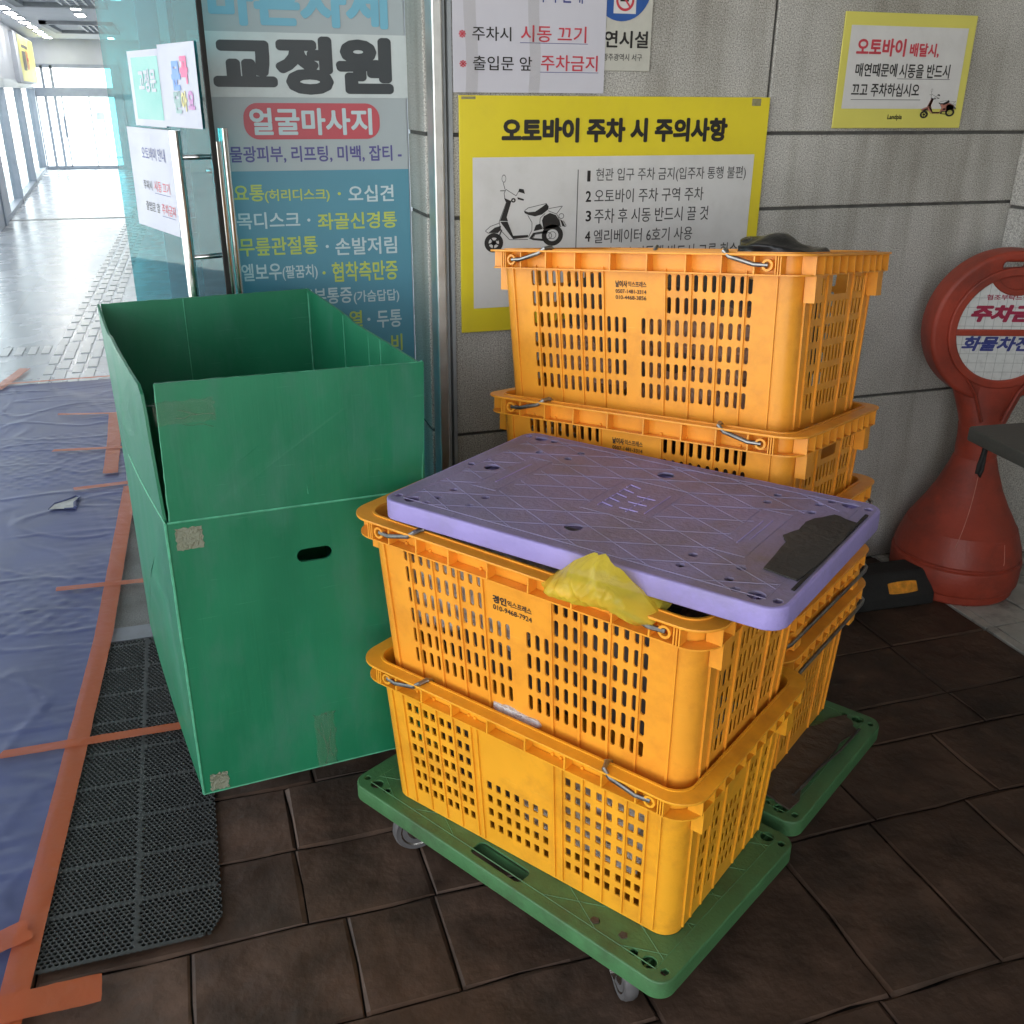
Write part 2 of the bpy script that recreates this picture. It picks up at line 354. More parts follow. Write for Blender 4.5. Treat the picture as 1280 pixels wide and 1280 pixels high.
_tc = {}
def text_mesh(s, shear=0.0):
    k = (s, shear)
    if k in _tc: return _tc[k]
    cu = bpy.data.curves.new('t', 'FONT'); cu.body = s; cu.shear = shear; cu.resolution_u = 3
    ob = bpy.data.objects.new('t', cu); me = bpy.data.meshes.new_from_object(ob)
    vs = [tuple(v.co) for v in me.vertices]; fs = [list(p.vertices) for p in me.polygons]
    bpy.data.objects.remove(ob); bpy.data.curves.remove(cu); bpy.data.meshes.remove(me)
    _tc[k] = (vs, fs); return _tc[k]
def put_text(g, s, x0, z0, x1, z1, fn, bold=.012, shear=0.0):
    """lettering fitted into the box x0..x1, z0..z1; fn maps (u, v) to a point; heavier weights are struck several times"""
    vs, fs = text_mesh(s, shear)
    if not vs: return
    ax, bx = min(v[0] for v in vs)-bold, max(v[0] for v in vs)+bold; ay, by = min(v[1] for v in vs)-bold, max(v[1] for v in vs)+bold
    kx, ky = (x1-x0)/(bx-ax or 1), (z1-z0)/(by-ay or 1)
    xm, zm = (x0+x1)/2, (z0+z1)/2; p = Vector(fn(xm, zm)); e = 1e-3*(1 if x1 > x0 else -1)
    nrm = (Vector(fn(xm+e, zm))-p).cross(Vector(fn(xm, zm+1e-3))-p).normalized()
    n = 0 if bold < .004 else (6 if bold < .03 else (10 if bold < .045 else 22))
    for i in range(n+1):
        ox, oy = (0, 0) if i == 0 else (bold*math.cos(2*math.pi*i/n), bold*math.sin(2*math.pi*i/n))
        d = nrm*(i*.00003)
        g.add([tuple(Vector(fn(x0+(v[0]+ox-ax)*kx, z0+(v[1]+oy-ay)*ky))+d) for v in vs], fs)

def lump(dims, seed, amp=.03, n=14, freq=9):
    g = G(); hx, hy, hz = [d/2 for d in dims]
    b = bmesh.new(); bmesh.ops.create_cube(b, size=2); bmesh.ops.subdivide_edges(b, edges=b.edges, cuts=n, use_grid_fill=True)
    off = Vector((seed*3.1, seed*1.7, seed*.9))
    for v in b.verts:
        p = v.co.copy(); l = p.length; q = p*.62 + p/l*.38*1.1
        P = Vector((q.x*hx, q.y*hy, q.z*hz))
        d = noise.noise(P*freq+off)*amp + noise.noise(P*freq*3+off)*amp*.45 + abs(noise.noise(P*freq*1.7-off))*amp*.5
        v.co = P + P.normalized()*d
    b.verts.index_update()
    g.add([tuple(v.co) for v in b.verts], [[v.index for v in f.verts] for f in b.faces]); b.free(); return g

def copy_tree(o, parent=None):
    c = o.copy(); COL.objects.link(c)
    if parent: c.parent = parent
    for ch in list(o.children): copy_tree(ch, c)
    return c

# ------------------------------------------------------------------ ground, paving, corridor floor
g = G(); g.quad((-700, -700, -.03), (700, -700, -.03), (700, 700, -.03), (-700, 700, -.03)); struct(g.obj('ground', 'ground'))
# stamped brown paving: slabs with pressed joints
slabs = G(); bed = G()
bed.quad((-4, -3.2, -.012), (4.2, -3.2, -.012), (4.2, 2.74, -.012), (-4, 2.74, -.012))
struct(bed.obj('paving_bed', 'joint'))
def slab(x0, y0, x1, y1):
    j = .0018; e = .005; h = -.0034
    x0 += j; y0 += j; x1 -= j; y1 -= j
    n = max(2, int((x1-x0)/.08)); mth = max(2, int((y1-y0)/.08))
    dz = random.uniform(-.0012, .0012)
    def f(a, b):
        x = x0+(x1-x0)*a; y = y0+(y1-y0)*b
        ed = (a in (0, 1)) or (b in (0, 1))
        wob = noise.noise(Vector((x*7, y*7, 3)))*.011
        return (x+(wob if a in (0, 1) else 0), y+(wob if b in (0, 1) else 0), h if ed else dz+noise.noise(Vector((x*9, y*9, 1)))*.0015)
    # inner ring close to the edge for a crisp arris
    us = [0, e/(x1-x0)] + [k/n for k in range(1, n)] + [1-e/(x1-x0), 1]; vs_ = [0, e/(y1-y0)] + [k/mth for k in range(1, mth)] + [1-e/(y1-y0), 1]
    V = [f(a, b) for b in vs_ for a in us]; nu = len(us)
    slabs.add(V, [[q*nu+i, q*nu+i+1, (q+1)*nu+i+1, (q+1)*nu+i] for q in range(len(vs_)-1) for i in range(nu-1)])
rowsL = [-3.2, -2.7, -2.2, -1.7, -1.2, -.8, -.4, 0, .3, .6, .83, 1.06, 1.22, 1.45, 1.66, 1.87, 2.2, 2.5, 2.74]
rng = random.Random(3)
for y0, y1 in zip(rowsL, rowsL[1:]):
    if abs(y0-1.22) < .01: xs = [-3.9, -3.1, -2.4, -1.7, -1.0, -.45, -.14, .145, .315, .62]
    elif abs(y0-1.45) < .01: xs = [-3.9, -3.1, -2.4, -1.7, -.9, -.4, .07, .32, .62]
    elif abs(y0-1.66) < .01: xs = [-3.9, -3.1, -2.4, -1.7, -.8, -.3, .075, .33, .62]
    else:
        xs = [-3.9]
        while xs[-1] < .2: xs.append(xs[-1]+rng.choice([.3, .42, .55]))
        xs[-1] = .62
    for a, b in zip(xs, xs[1:]): slab(a, y0, b, y1)
rowsR = [-3.2, -2.6, -2.0, -1.5, -1.0, -.6, -.2, .15, .45, .72, .98, 1.37, 1.60, 1.74, 1.98, 2.2, 2.5]
for y0, y1 in zip(rowsR, rowsR[1:]):
    if abs(y0-.98) < .01: xs = [.62, 1.03, 1.27, 1.52, 1.95, 2.13]
    elif abs(y0-1.37) < .01: xs = [.62, .95, 1.29, 1.62, 1.95, 2.13]
    elif abs(y0-1.60) < .01: xs = [.62, 1.05, 1.45, 1.79, 2.13]
    elif abs(y0-1.74) < .01: xs = [.62, 1.1, 1.45, 1.79, 2.13]
    elif y0 < .9: xs = [.62, 1.0, 1.5, 1.9, 2.3, 2.8, 3.3, 3.9]
    else: xs = [.62, 1.1, 1.5, 1.8, 2.13]
    for a, b in zip(xs, xs[1:]): slab(a, y0, b, y1)
struct(slabs.obj('paving', 'paving', smooth=True, sharp=14))
pt = G()
for i in range(6):
    for k in range(7):
        x0 = 2.135+i*.3; y0 = .985+k*.25
        if i == 0: pt.box(2.135, y0, -.012, 2.165, y0+.244, .001)
        pt.box(max(x0-.1, 2.17), y0, -.012, x0+.19, y0+.244, .001)
struct(pt.obj('pavement', 'pale_tile'))
g = G(); g.box(-4, 2.745, -.02, 1.6, 3.62, 0.0); struct(g.obj('entrance_floor', 'granite_floor'))
g = G(); g.box(-4, 3.62, -.02, 1.6, 24.2, 0.001); struct(g.obj('corridor_floor', 'floor_in'))
g = G(); g.box(-2.2, 2.66, -.01, .1, 2.74, .004); struct(g.obj('threshold', 'sill'))
g = G(); g.box(-2.6, 13.62, 0.0, -.3, 13.72, .004); struct(g.obj('floor_joint', 'dark_metal'))
tp = G()
def tpx(x, y): return x+(y-5.7)*.024
for k in range(76):
    y = 4.2+k*.235
    for c in range(4):
        x = -.84+c*.075; dx = (y-5.7)*.024
        tp.box(x+dx, y+(.11 if c % 2 else 0), 0, x+dx+.05, y+.19+(.11 if c % 2 else 0), .0055)
for c in range(9): tp.box(-1.2+c*.075, 6.36, 0, -1.2+c*.075+.045, 6.56, .006)
struct(tp.obj('tactile_paving', 'metal_bar'))

# ------------------------------------------------------------------ walls, canopy
W0 = 2.5
gw = G(); joint = .0045
rows = [(0, .581), (.581, 1.161), (1.161, 1.359), (1.359, 3.5)]
xspl = [[.657, 1.2, 3.2], [.657, 1.2, 3.2], [.657, 3.2], [.657, 1.532, 2.75, 3.2]]
for (z0, z1), xs in zip(rows, xspl):
    for a, b in zip(xs, xs[1:]): gw.box(a+(joint if a > .66 else 0), W0, z0+joint, b-joint, W0+.05, z1-joint)
for z0, z1 in ((0, .581), (.581, 1.161), (1.161, 1.359), (1.359, 3.5)):   # return face towards the entrance
    gw.box(.6, W0+.062, z0+joint, .656, 2.748, z1-joint)
wall = gw.obj('granite_wall', 'granite', bevel=.003)
tag(wall, 'speckled grey granite slab wall carrying the yellow parking signs', 'wall')
g = G(); g.box(.64, W0+.008, 0, 3.2, W0+.09, 3.5); g.box(.604, W0+.07, 0, .65, 2.745, 3.5); g.obj('wall_joint', 'granite_dark', wall)
gp = G()
for z0, z1 in ((0, .6), (.6, 1.148), (1.148, 1.37), (1.37, 3.5)): gp.box(2.405, 2.375, z0+joint, 3.2, W0-.002, z1-joint)
o = gp.obj('granite_pier', 'granite', bevel=.004); tag(o, 'granite pier at the right end of the grey wall, behind the red sign', 'pier')
g = G(); g.box(2.412, 2.383, 0, 3.19, W0-.004, 3.49); g.obj('wall_joint', 'granite_dark', o)
g = G(); g.box(3.0, -3.0, 0, 3.2, 2.5, 3.5); o = g.obj('shade_wall', 'granite'); tag(o, 'granite wall added out of view on the right to shade the entrance', 'wall')  # added beyond the right edge to darken that side
g = G(); g.box(.8, -1.3, 0, 3.0, -.8, 3.5); o = g.obj('granite_blocker', 'granite'); tag(o, 'broad granite pillar added unseen behind the viewer to shade the right side', 'blocker')  # unseen block added to hold back the front sky light
g = G(); g.box(-2.6, -3.0, 3.5, 4.5, 2.9, 3.7); struct(g.obj('ceiling', 'ceil_out'))  # roof out of view, reach set to keep top light off the entrance
# wall behind the banner and above the door
g = G(); g.box(.038, 2.752, 0, .6, 2.95, 3.5); g.box(-2.6, 2.752, 2.35, 0, 2.9, 3.5)
o = g.obj('entrance_wall', 'wall_in'); tag(o, 'pale wall behind the clinic banner and above the entrance doors', 'wall')
t = thing('corner_trim', (.62, W0, 0), label='tall brushed steel corner trim between banner and granite wall', cat='trim')
g = G(); g.box(-.014, -.012, 0, .012, .06, 2.6); g.obj('steel_strip', 'alu', t, bevel=.004)
g = G(); g.box(.0135, -.002, 0, .02, .05, 2.6); g.box(.026, -.006, 0, .0355, .05, 2.6); g.obj('edge_channel', 'vent', t)
g = G(); g.box(.0205, .012, 0, .0255, .05, 2.6); g.obj('gasket', 'rubber', t)

# ------------------------------------------------------------------ flat signs
def sign(name, label, cat, x0, z0, x1, z1, y, th, mat, bevel=.0012):
    cx = (x0+x1)/2
    t = thing(name, (cx, y, z0), label=label, cat=cat)
    g = G(); g.box(x0-cx, 0, 0, x1-cx, th, z1-z0); g.obj('board', mat, t, bevel=bevel)
    return t, (lambda d: (lambda u, v: (u-cx, -d, v-z0)))
def flat(t, name, mat, fn, polys):
    g = G(); vs, fs = curve_mesh(polys) if len(polys) > 1 else ([(p[0], p[1], 0) for p in polys[0]], [list(range(len(polys[0])))])
    g.add([fn(v[0], v[1]) for v in vs], fs); return g.obj(name, mat, t, recalc=False)
def rect(x0, z0, x1, z1): return [(x0, z0), (x1, z0), (x1, z1), (x0, z1)]
def letters(t, mat, fn, items, bold=.012, shear=0, name='lettering'):
    g = G()
    for it in items: put_text(g, *it, fn, bold=bold, shear=shear)
    return g.obj(name, mat, t, recalc=False)

# clinic banner
t, f = sign('banner', 'tall grey and teal Korean clinic banner with a red pill shaped heading', 'banner', .034, .30, .596, 1.84, 2.744, .004, 'ban_grey')
flat(t, 'teal_field', 'ban_teal', f(.0012), [rect(.0345, .3005, .5955, 1.265)])
flat(t, 'heading_strip', 'ban_white', f(.0016), [rect(.06, 1.4407, .6005, 1.5888)])
flat(t, 'red_panel', 'ban_red', f(.0014), [rrect(.1754, 1.3413, .5225, 1.4275, .036, 8)])
letters(t, 'ban_blue', f(.0016), [('바른자세', .1164, 1.6017, .5549, 1.7124)], .045)
letters(t, 'ban_k', f(.0022), [('교정원', .1122, 1.4474, .5632, 1.5822)], .062)
letters(t, 'ban_w', f(.0024), [('얼굴마사지', .19, 1.351, .5023, 1.4162)], .03)
letters(t, 'ban_p', f(.0014), [('물광피부, 리프팅, 미백, 잡티 -', .1332, 1.2845, .5782, 1.3257)], .022)
yl = [('요통', .1334, 1.1904, .21, 1.2319), ('(허리디스크)', .2115, 1.1855, .3796, 1.2197), ('·', .4011, 1.2013, .4096, 1.2094),
      ('좌골신경통', .3435, 1.1132, .5583, 1.157), ('무릎관절통', .1342, 1.0515, .3388, 1.0992), ('·', .3468, .9956, .3554, 1.0042),
      ('협착측만증', .3731, .9731, .5552, 1.0274), ('열', .4136, .8478, .4496, .8926), ('비', .5286, .7713, .5612, .82)]
wl = [('오십견', .4288, 1.183, .5524, 1.2261), ('목디스크', .1346, 1.1205, .2971, 1.1631), ('·', .3161, 1.1358, .3245, 1.144),
      ('·', .3601, 1.0655, .3687, 1.0739), ('손발저림', .3861, 1.0445, .5556, 1.0913), ('엘보우', .1337, .9861, .2379, 1.0323),
      ('(팔꿈치)', .24, .9835, .3339, 1.024), ('흉부통증', .284, .9149, .424, .9607), ('(가슴답답)', .4283, .9096, .5569, .9474),
      ('·', .463, .8614, .4721, .8704), ('두통', .4903, .8397, .5614, .8897)]
letters(t, 'ban_y', f(.0024), yl, .018); letters(t, 'ban_w', f(.0024), wl, .018)

# scooter drawing, traced in its own units (x right, y down), fitted to a box on the sign
def scooter(t, fn, X0, Z0, X1, Z1, dark, line, fill):
    def mp(p): return fn(X0+(p[0]-135)/(1085-135)*(X1-X0), Z1-(p[1]-60)/(945-60)*(Z1-Z0))
    def poly(g, pts): g.add([mp(p) for p in pts], [list(range(len(pts)))])
    def ring(g, x, y, ro, ri, sx=1.0, n=28):
        V = [mp((x+sx*r*math.cos(2*math.pi*k/n), y+r*math.sin(2*math.pi*k/n))) for r in (ro, ri) for k in range(n)]
        g.add(V, [[k, (k+1) % n, n+(k+1) % n, n+k] for k in range(n)])
    def stroke(g, pts, w):
        for (a, b), (c, d) in zip(pts, pts[1:]):
            l = math.hypot(c-a, d-b) or 1; nx, ny = -(d-b)/l*w/2, (c-a)/l*w/2
            poly(g, [(a+nx, b+ny), (c+nx, d+ny), (c-nx, d-ny), (a-nx, b-ny)])
    if fill:
        h = G()
        poly(h, [(380, 360), (450, 360), (400, 560), (460, 750), (650, 750), (690, 620), (640, 520), (870, 480), (1000, 560), (1020, 680), (690, 730), (640, 800), (470, 800), (330, 690), (180, 710), (160, 680), (300, 600)])
        h.obj('scooter_body', fill, t, recalc=False)
    d = G()
    ring(d, 250, 830, 112, 62, .95); ring(d, 250, 830, 30, 4)
    for k in range(5):
        a = 2*math.pi*k/5+.4; stroke(d, [(250, 830), (250+66*math.cos(a), 830+66*math.sin(a))], 16)
    ring(d, 925, 765, 125, 70)
    poly(d, [(395, 365), (450, 350), (395, 540), (410, 585), (320, 580), (335, 540)]); poly(d, [(322, 590), (405, 590), (470, 755), (645, 752), (640, 780), (470, 795)])
    poly(d, [(190, 710), (260, 655), (330, 635), (325, 690), (300, 712)])
    poly(d, [(590, 470), (640, 490), (720, 485), (790, 440), (850, 395), (875, 430), (870, 465), (800, 520), (720, 540), (640, 520), (600, 500)])
    poly(d, [(800, 590), (820, 540), (890, 505), (960, 530), (1000, 590), (1015, 660), (820, 690)]); poly(d, [(705, 710), (730, 640), (780, 625), (810, 690)])
    poly(d, [(655, 795), (700, 730), (880, 705), (860, 730), (720, 745), (695, 790), (830, 805), (820, 830), (700, 815)])
    poly(d, [(1010, 580), (1040, 600), (1075, 670), (1040, 665)]); poly(d, [(535, 220), (585, 228), (600, 280), (525, 255)])
    poly(d, [(365, 320), (440, 355), (385, 370)]); poly(d, [(515, 315), (590, 340), (585, 358), (520, 340)]); ring(d, 470, 350, 26, 10)
    d.obj('scooter_print', dark, t, recalc=False)
    l = G(); w = 7
    stroke(l, [(375, 330), (365, 270), (385, 225), (430, 255), (500, 300)], w); stroke(l, [(375, 225), (355, 150)], w); ring(l, 362, 105, 44, 36, .55)
    stroke(l, [(320, 240), (375, 240)], w+3); stroke(l, [(500, 300), (540, 230)], w)
    stroke(l, [(390, 370), (310, 590), (330, 690), (430, 800), (640, 805)], w); stroke(l, [(310, 605), (210, 640), (155, 690), (185, 715), (300, 715)], w)
    stroke(l, [(340, 680), (290, 810)], 16); stroke(l, [(635, 525), (685, 610), (685, 700), (645, 780)], w); stroke(l, [(600, 470), (640, 440), (850, 395)], w)
    stroke(l, [(835, 510), (780, 560), (775, 620), (820, 690), (1030, 665)], w); stroke(l, [(870, 480), (970, 520), (1000, 580), (1020, 670)], w)
    stroke(l, [(875, 455), (1035, 430), (970, 515)], w); ring(l, 1025, 545, 32, 25); stroke(l, [(705, 790), (720, 750), (850, 735)], w)
    ring(l, 880, 770, 40, 33); ring(l, 925, 765, 44, 38); stroke(l, [(1050, 600), (1085, 660), (1065, 672)], w)
    l.obj('scooter_outline', line, t, recalc=False)

# big yellow motorcycle parking notice
t, f = sign('parking_notice', 'large yellow bordered motorcycle parking notice with black scooter drawing', 'sign', .67, .869, 1.531, 1.449, 2.488, .006, 'yellow')
flat(t, 'white_panel', 'white', f(.001), [rect(.7031, .9319, 1.4981, 1.3066)])
letters(t, 'ink', f(.001), [('오토바이 주차 시 주의사항', .7784, 1.3395, 1.4084, 1.3989)], .05)
flat(t, 'divider_line', 'ink_g', f(.0016), [rect(.9845, 1.0, .9867, 1.2745)])
letters(t, 'ink', f(.0016), [(n, x, z, x+(.009 if n == '1' else .0155), z+.0275) for n, x, z in (('1', 1.0113, 1.2444), ('2', 1.0088, 1.1939), ('3', 1.0107, 1.1443), ('4', 1.0105, 1.0922), ('5', 1.0099, 1.0462))], .022)
letters(t, 'ink_g', f(.0016), [('현관 입구 주차 금지(입주자 통행 불편)', 1.0358, 1.2404, 1.4767, 1.2768), ('오토바이 주차 구역 주차', 1.0335, 1.1907, 1.3522, 1.2253),
    ('주차 후 시동 반드시 끌 것', 1.0356, 1.1388, 1.3717, 1.1761), ('엘리베이터 6호기 사용', 1.0355, 1.0871, 1.3275, 1.1228), ('음식물 수거통에 반드시 그릇 회수', 1.0351, 1.0354, 1.4723, 1.0762)], .004)
scooter(t, f(.0016), .7306, 1.0736, .9566, 1.2655, 'ink', 'ink_g', None)
g = G()
for a, b, c, d in ((.676, 1.4405, .712, 1.4465), (1.476, 1.428, 1.503, 1.446)): g.quad((a-1.1005, -.0009, b-.869), (c-1.1005, -.0009, b-.869), (c-1.1005, -.0009, d-.869), (a-1.1005, -.0009, d-.869))
g.obj('tape', 'tape_tan', t, recalc=False)

# small yellow notice
t, f = sign('idling_notice', 'small lemon bordered notice with red heading and little pink scooter', 'sign', 1.736, 1.3715, 2.164, 1.661, 2.491, .004, 'lemon')
flat(t, 'white_panel', 'white', f(.001), [rect(1.7573, 1.4222, 2.1388, 1.6287)])
letters(t, 'ink_r', f(.0016), [('오토바이', 1.7808, 1.5539, 1.9383, 1.5986), ('배달시,', 1.9529, 1.5532, 2.0507, 1.589)], .035)
letters(t, 'ink', f(.0016), [('매연때문에', 1.7862, 1.503, 1.9205, 1.5368), ('시동을 반드시', 1.929, 1.5007, 2.0972, 1.5371), ('끄고 주차하십시오', 1.7818, 1.4527, 2.0048, 1.4872), ('Landpia', 1.9118, 1.3909, 1.9599, 1.4076)], .02)
g = G(); fn = f(.0016)
for r_ in ((1.9249, 1.498, 2.1017, 1.4993), (1.7833, 1.4446, 2.0126, 1.4459)): g.add([fn(*p) for p in rect(*r_)], [[0, 1, 2, 3]])
g.obj('underline', 'ink_g', t, recalc=False)
def mir(u, v): return f(.003)(u, v)
scooter(t, lambda u, v: f(.0022)(u, v), 2.0174, 1.3972, 2.1407, 1.4745, 'ink', 'ink_g', 'peach')

# laminated white notice and the no-smoking plate
t, f = sign('no_smoking_plate', 'cream no smoking plate with a blue disc, partly covered by the white notice', 'sign', .9504, 1.508, 1.1748, 1.8347, 2.494, .004, 'cream')
flat(t, 'blue_disc', 'blue_print', f(.001), [circ(1.0896, 1.699, .079, 40)])
flat(t, 'white_square', 'white', f(.0015), [rect(1.0682, 1.6372, 1.1281, 1.7)])
flat(t, 'red_ring', 'ink_r', f(.002), [circ(1.098, 1.667, .0245, 30), circ(1.098, 1.667, .0185, 30)])
g = G(); fn = f(.0023); g.add([fn(1.083, 1.682), fn(1.0865, 1.6845), fn(1.113, 1.654), fn(1.1095, 1.6515)], [[0, 1, 2, 3]]); g.obj('red_bar', 'ink_r', t, recalc=False)
g = G(); fn = f(.0019); g.add([fn(*p) for p in rect(1.085, 1.664, 1.108, 1.670)], [[0, 1, 2, 3]]); g.obj('cigarette', 'ink', t, recalc=False)
letters(t, 'ink', f(.001), [('금연시설', 1.0041, 1.5601, 1.1662, 1.5995)], .025)
letters(t, 'ink_g', f(.001), [('광주광역시 서구', 1.0443, 1.5312, 1.1512, 1.5476)], .006)
t, f = sign('laminated_notice', 'white laminated notice with red words, taped on granite above the big yellow sign', 'notice', .6575, 1.4552, 1.0493, 1.84, 2.4915, .002, 'lam', .0004)
letters(t, 'ink', f(.001), [('주차시', .7057, 1.5693, .8034, 1.6002), ('출입문 앞', .7071, 1.5051, .8572, 1.5367)], .008)
letters(t, 'ink_r', f(.001), [('※', .6723, 1.5746, .6899, 1.5916), ('시동 끄기', .8277, 1.569, .9974, 1.6057), ('※', .6733, 1.5108, .6911, 1.5264), ('주차금지', .88, 1.5055, 1.03, 1.5414)], .012)
letters(t, 'ink_n', f(.001), [('오토바이 안내', .8027, 1.6552, .9855, 1.6975)], .01)
g = G(); fn = f(.001)
for r_ in ((.8258, 1.5664, 1.0024, 1.5676), (.8783, 1.5019, 1.033, 1.5031)): g.add([fn(*p) for p in rect(*r_)], [[0, 1, 2, 3]])
g.obj('underline', 'ink_n', t, recalc=False)
g = G()
for x, wd in ((.702, .03), (.862, .028)):
    g.grid(4, 60, lambda a, b, x=x, wd=wd: f(.0016+.0012*noise.noise(Vector((a*3, b*30, x*50)))+.0006)(x+wd*(a-.5)+.003*math.sin(b*9), 1.452+b*.388))
tg = g.obj('clear_tape', None or 'tape_clear', t, smooth=True, recalc=False)

# ------------------------------------------------------------------ glass door and its papers
PH = R(18); NX, NY = .090, 2.484
def dz(z): return 1.45+(z-1.45)*.92
door = thing('glass_door', (NX, NY, 0), (0, 0, PH), 'teal tinted glass door leaf standing open with three steel pull bars', 'door')
# local: +y runs from the free edge into the building, -x is the face seen from the entrance
g = G(); g.box(-.006, .012, .012, .006, .80, 2.28); g.obj('glass_pane', 'glass_d', door, bevel=.0012)
g = G(); g.box(-.0065, .007, .012, .0065, .0115, 2.28); g.obj('edge_profile', 'rubber', door, bevel=.002)
def bar(name, pts, r=.0145):
    return G().tube(pts, r, 14).obj(name, 'steel', door, smooth=True, sharp=50)
bar('pull_bar', [(-.057, .097, .42), (-.057, .097, 1.369)], .0128)
bar('pull_bar', [(.030, .072, .42), (.030, .072, 1.345)], .0118)
bar('pull_bar', [(.058, .097, .40), (.058, .097, 1.373)], .0118)
g = G()
for z in (1.31, 1.08, .6): g.tube([(-.057, .097, z), (.058, .097, z)], .006, 8)
for z in (1.28, .6): g.tube([(.0, .072, z), (.03, .072, z)], .006, 8)
g.obj('bar_standoff', 'steel', door, smooth=True)
g = G(); g.tube([(.01, .04, 1.28), (.01, .035, 1.31), (.012, .05, 1.335), (.014, .065, 1.31), (.014, .06, 1.24), (.01, .04, 1.24)], .0042, 8, True); g.obj('padlock', 'steel', door, smooth=True)
def door_sheet(name, label, u0, z0, u1, z1, mat, curl=.0):
    # u measured from the free edge; text runs from far (left in view) to near
    th = thing(name, (NX, NY, 0), (0, 0, PH), label, 'paper'); d = -.0085
    g = G(); n = 8
    def P(a, b, o): 
        c = curl*((1-b)**3)*(.4+.6*a)
        return (d-o-c, .92*(u1+(u0-u1)*a), dz(z0+(z1-z0)*b))
    g.grid(n, n, lambda a, b: P(a, b, .0008)); g.grid(n, n, lambda a, b: P(1-a, b, 0)); g.obj('sheet', mat, th, recalc=False)
    def fn(off): return lambda u, v: tuple(P((u1-u)/(u1-u0), (v-z0)/(z1-z0), off))
    return th, fn
def door_text(th, fnv, mat, items, bold):
    g = G()
    for s, u0, z0, u1, z1 in items:           # u0 = left (far) end, u1 = right (near) end
        put_text(g, s, -u0, z0, -u1, z1, lambda a, b: fnv(-a, b), bold=bold)
    g.obj('lettering', mat, th, recalc=False)
th, fn = door_sheet('door_poster', 'white sheet with a multicoloured childlike word taped to the glass door', .045, 1.366, .326, 1.566, 'paper')
for mat, it in (('art_b', [('문', .235, 1.455, .165, 1.525)]), ('art_p', [('꼭', .165, 1.47, .105, 1.535)]), ('art_g', [('닫', .235, 1.40, .175, 1.455)]), ('art_y', [('아', .178, 1.405, .135, 1.455)]), ('art_v', [('요', .13, 1.41, .08, 1.455)])):
    door_text(th, fn(.0014), mat, it, .06)
th, fn = door_sheet('door_label', 'white framed green fixed door label on the glass, beside the multicoloured poster', .3265, 1.362, .60, 1.557, 'paper')
flat(th, 'green_panel', 'green_print', fn(.0012), [rect(.335, 1.38, .57, 1.54)])
door_text(th, fn(.0017), 'paper', [('고정문', .52, 1.45, .365, 1.51)], .04)
th, fn = door_sheet('door_notice', 'plain white engine off notice hanging on the glass door under the green label', .306, 1.075, .70, 1.356, 'paper', .004)
door_text(th, fn(.0014), 'ink_n', [('오토바이 안내', .58, 1.27, .37, 1.305)], .008)
door_text(th, fn(.0014), 'ink_g', [('주차시', .60, 1.185, .52, 1.212), ('출입문 앞', .60, 1.125, .47, 1.152)], .006)
door_text(th, fn(.0014), 'ink_r', [('시동 끄기', .50, 1.185, .36, 1.215), ('주차금지', .45, 1.125, .33, 1.155)], .01)
g = G()
for r_ in ((.36, 1.179, .50, 1.1805), (.33, 1.119, .45, 1.1205)): g.add([fn(.0014)(*p) for p in rect(*r_)], [[0, 1, 2, 3]])
g.obj('underline', 'ink_n', th, recalc=False)

# ------------------------------------------------------------------ corridor behind the door
def wallbox(name, label, cat, pts, z0, z1, th, mat, structure=False):
    g = G()
    (x0, y0), (x1, y1) = pts; L = math.hypot(x1-x0, y1-y0); nx, ny = -(y1-y0)/L*th, (x1-x0)/L*th
    g.add([(x0, y0, z0), (x1, y1, z0), (x1+nx, y1+ny, z0), (x0+nx, y0+ny, z0), (x0, y0, z1), (x1, y1, z1), (x1+nx, y1+ny, z1), (x0+nx, y0+ny, z1)],
          [[3, 2, 1, 0], [4, 5, 6, 7], [0, 1, 5, 4], [1, 2, 6, 5], [2, 3, 7, 6], [3, 0, 4, 7]])
    o = g.obj(name, mat)
    if structure: return struct(o)
    return tag(o, label, cat)
wallbox('corridor_wall', 'plain pale corridor wall on the right, seen through the teal glass door', 'wall', ((1.6, 2.96), (1.6, 22.9)), 0, 2.4, -.15, 'wall_in')
# interior steel post seen through the glass
t = thing('steel_post', (-.036, 3.78, 0), label='dark steel door post standing inside, seen through the teal glass', cat='post')
g = G(); g.box(-.034, -.05, 0, .034, .05, 2.4); g.obj('post', 'frame_in', t, bevel=.004)
t = thing('glass_screen', (.03, 3.9, 0), label='inner glass screen with steel rail beyond the open door leaf', cat='screen')
g = G(); g.box(-.0, -.004, .02, .26, .004, 2.38); g.obj('glass_pane', 'glass_d', t)
g = G(); g.box(.09, -.03, 0, .14, .03, 2.38); g.box(0, -.02, .98, .26, .02, 1.03); g.box(0.14, -.015, 0, .26, .015, .62); g.obj('frame', 'frame_in', t)
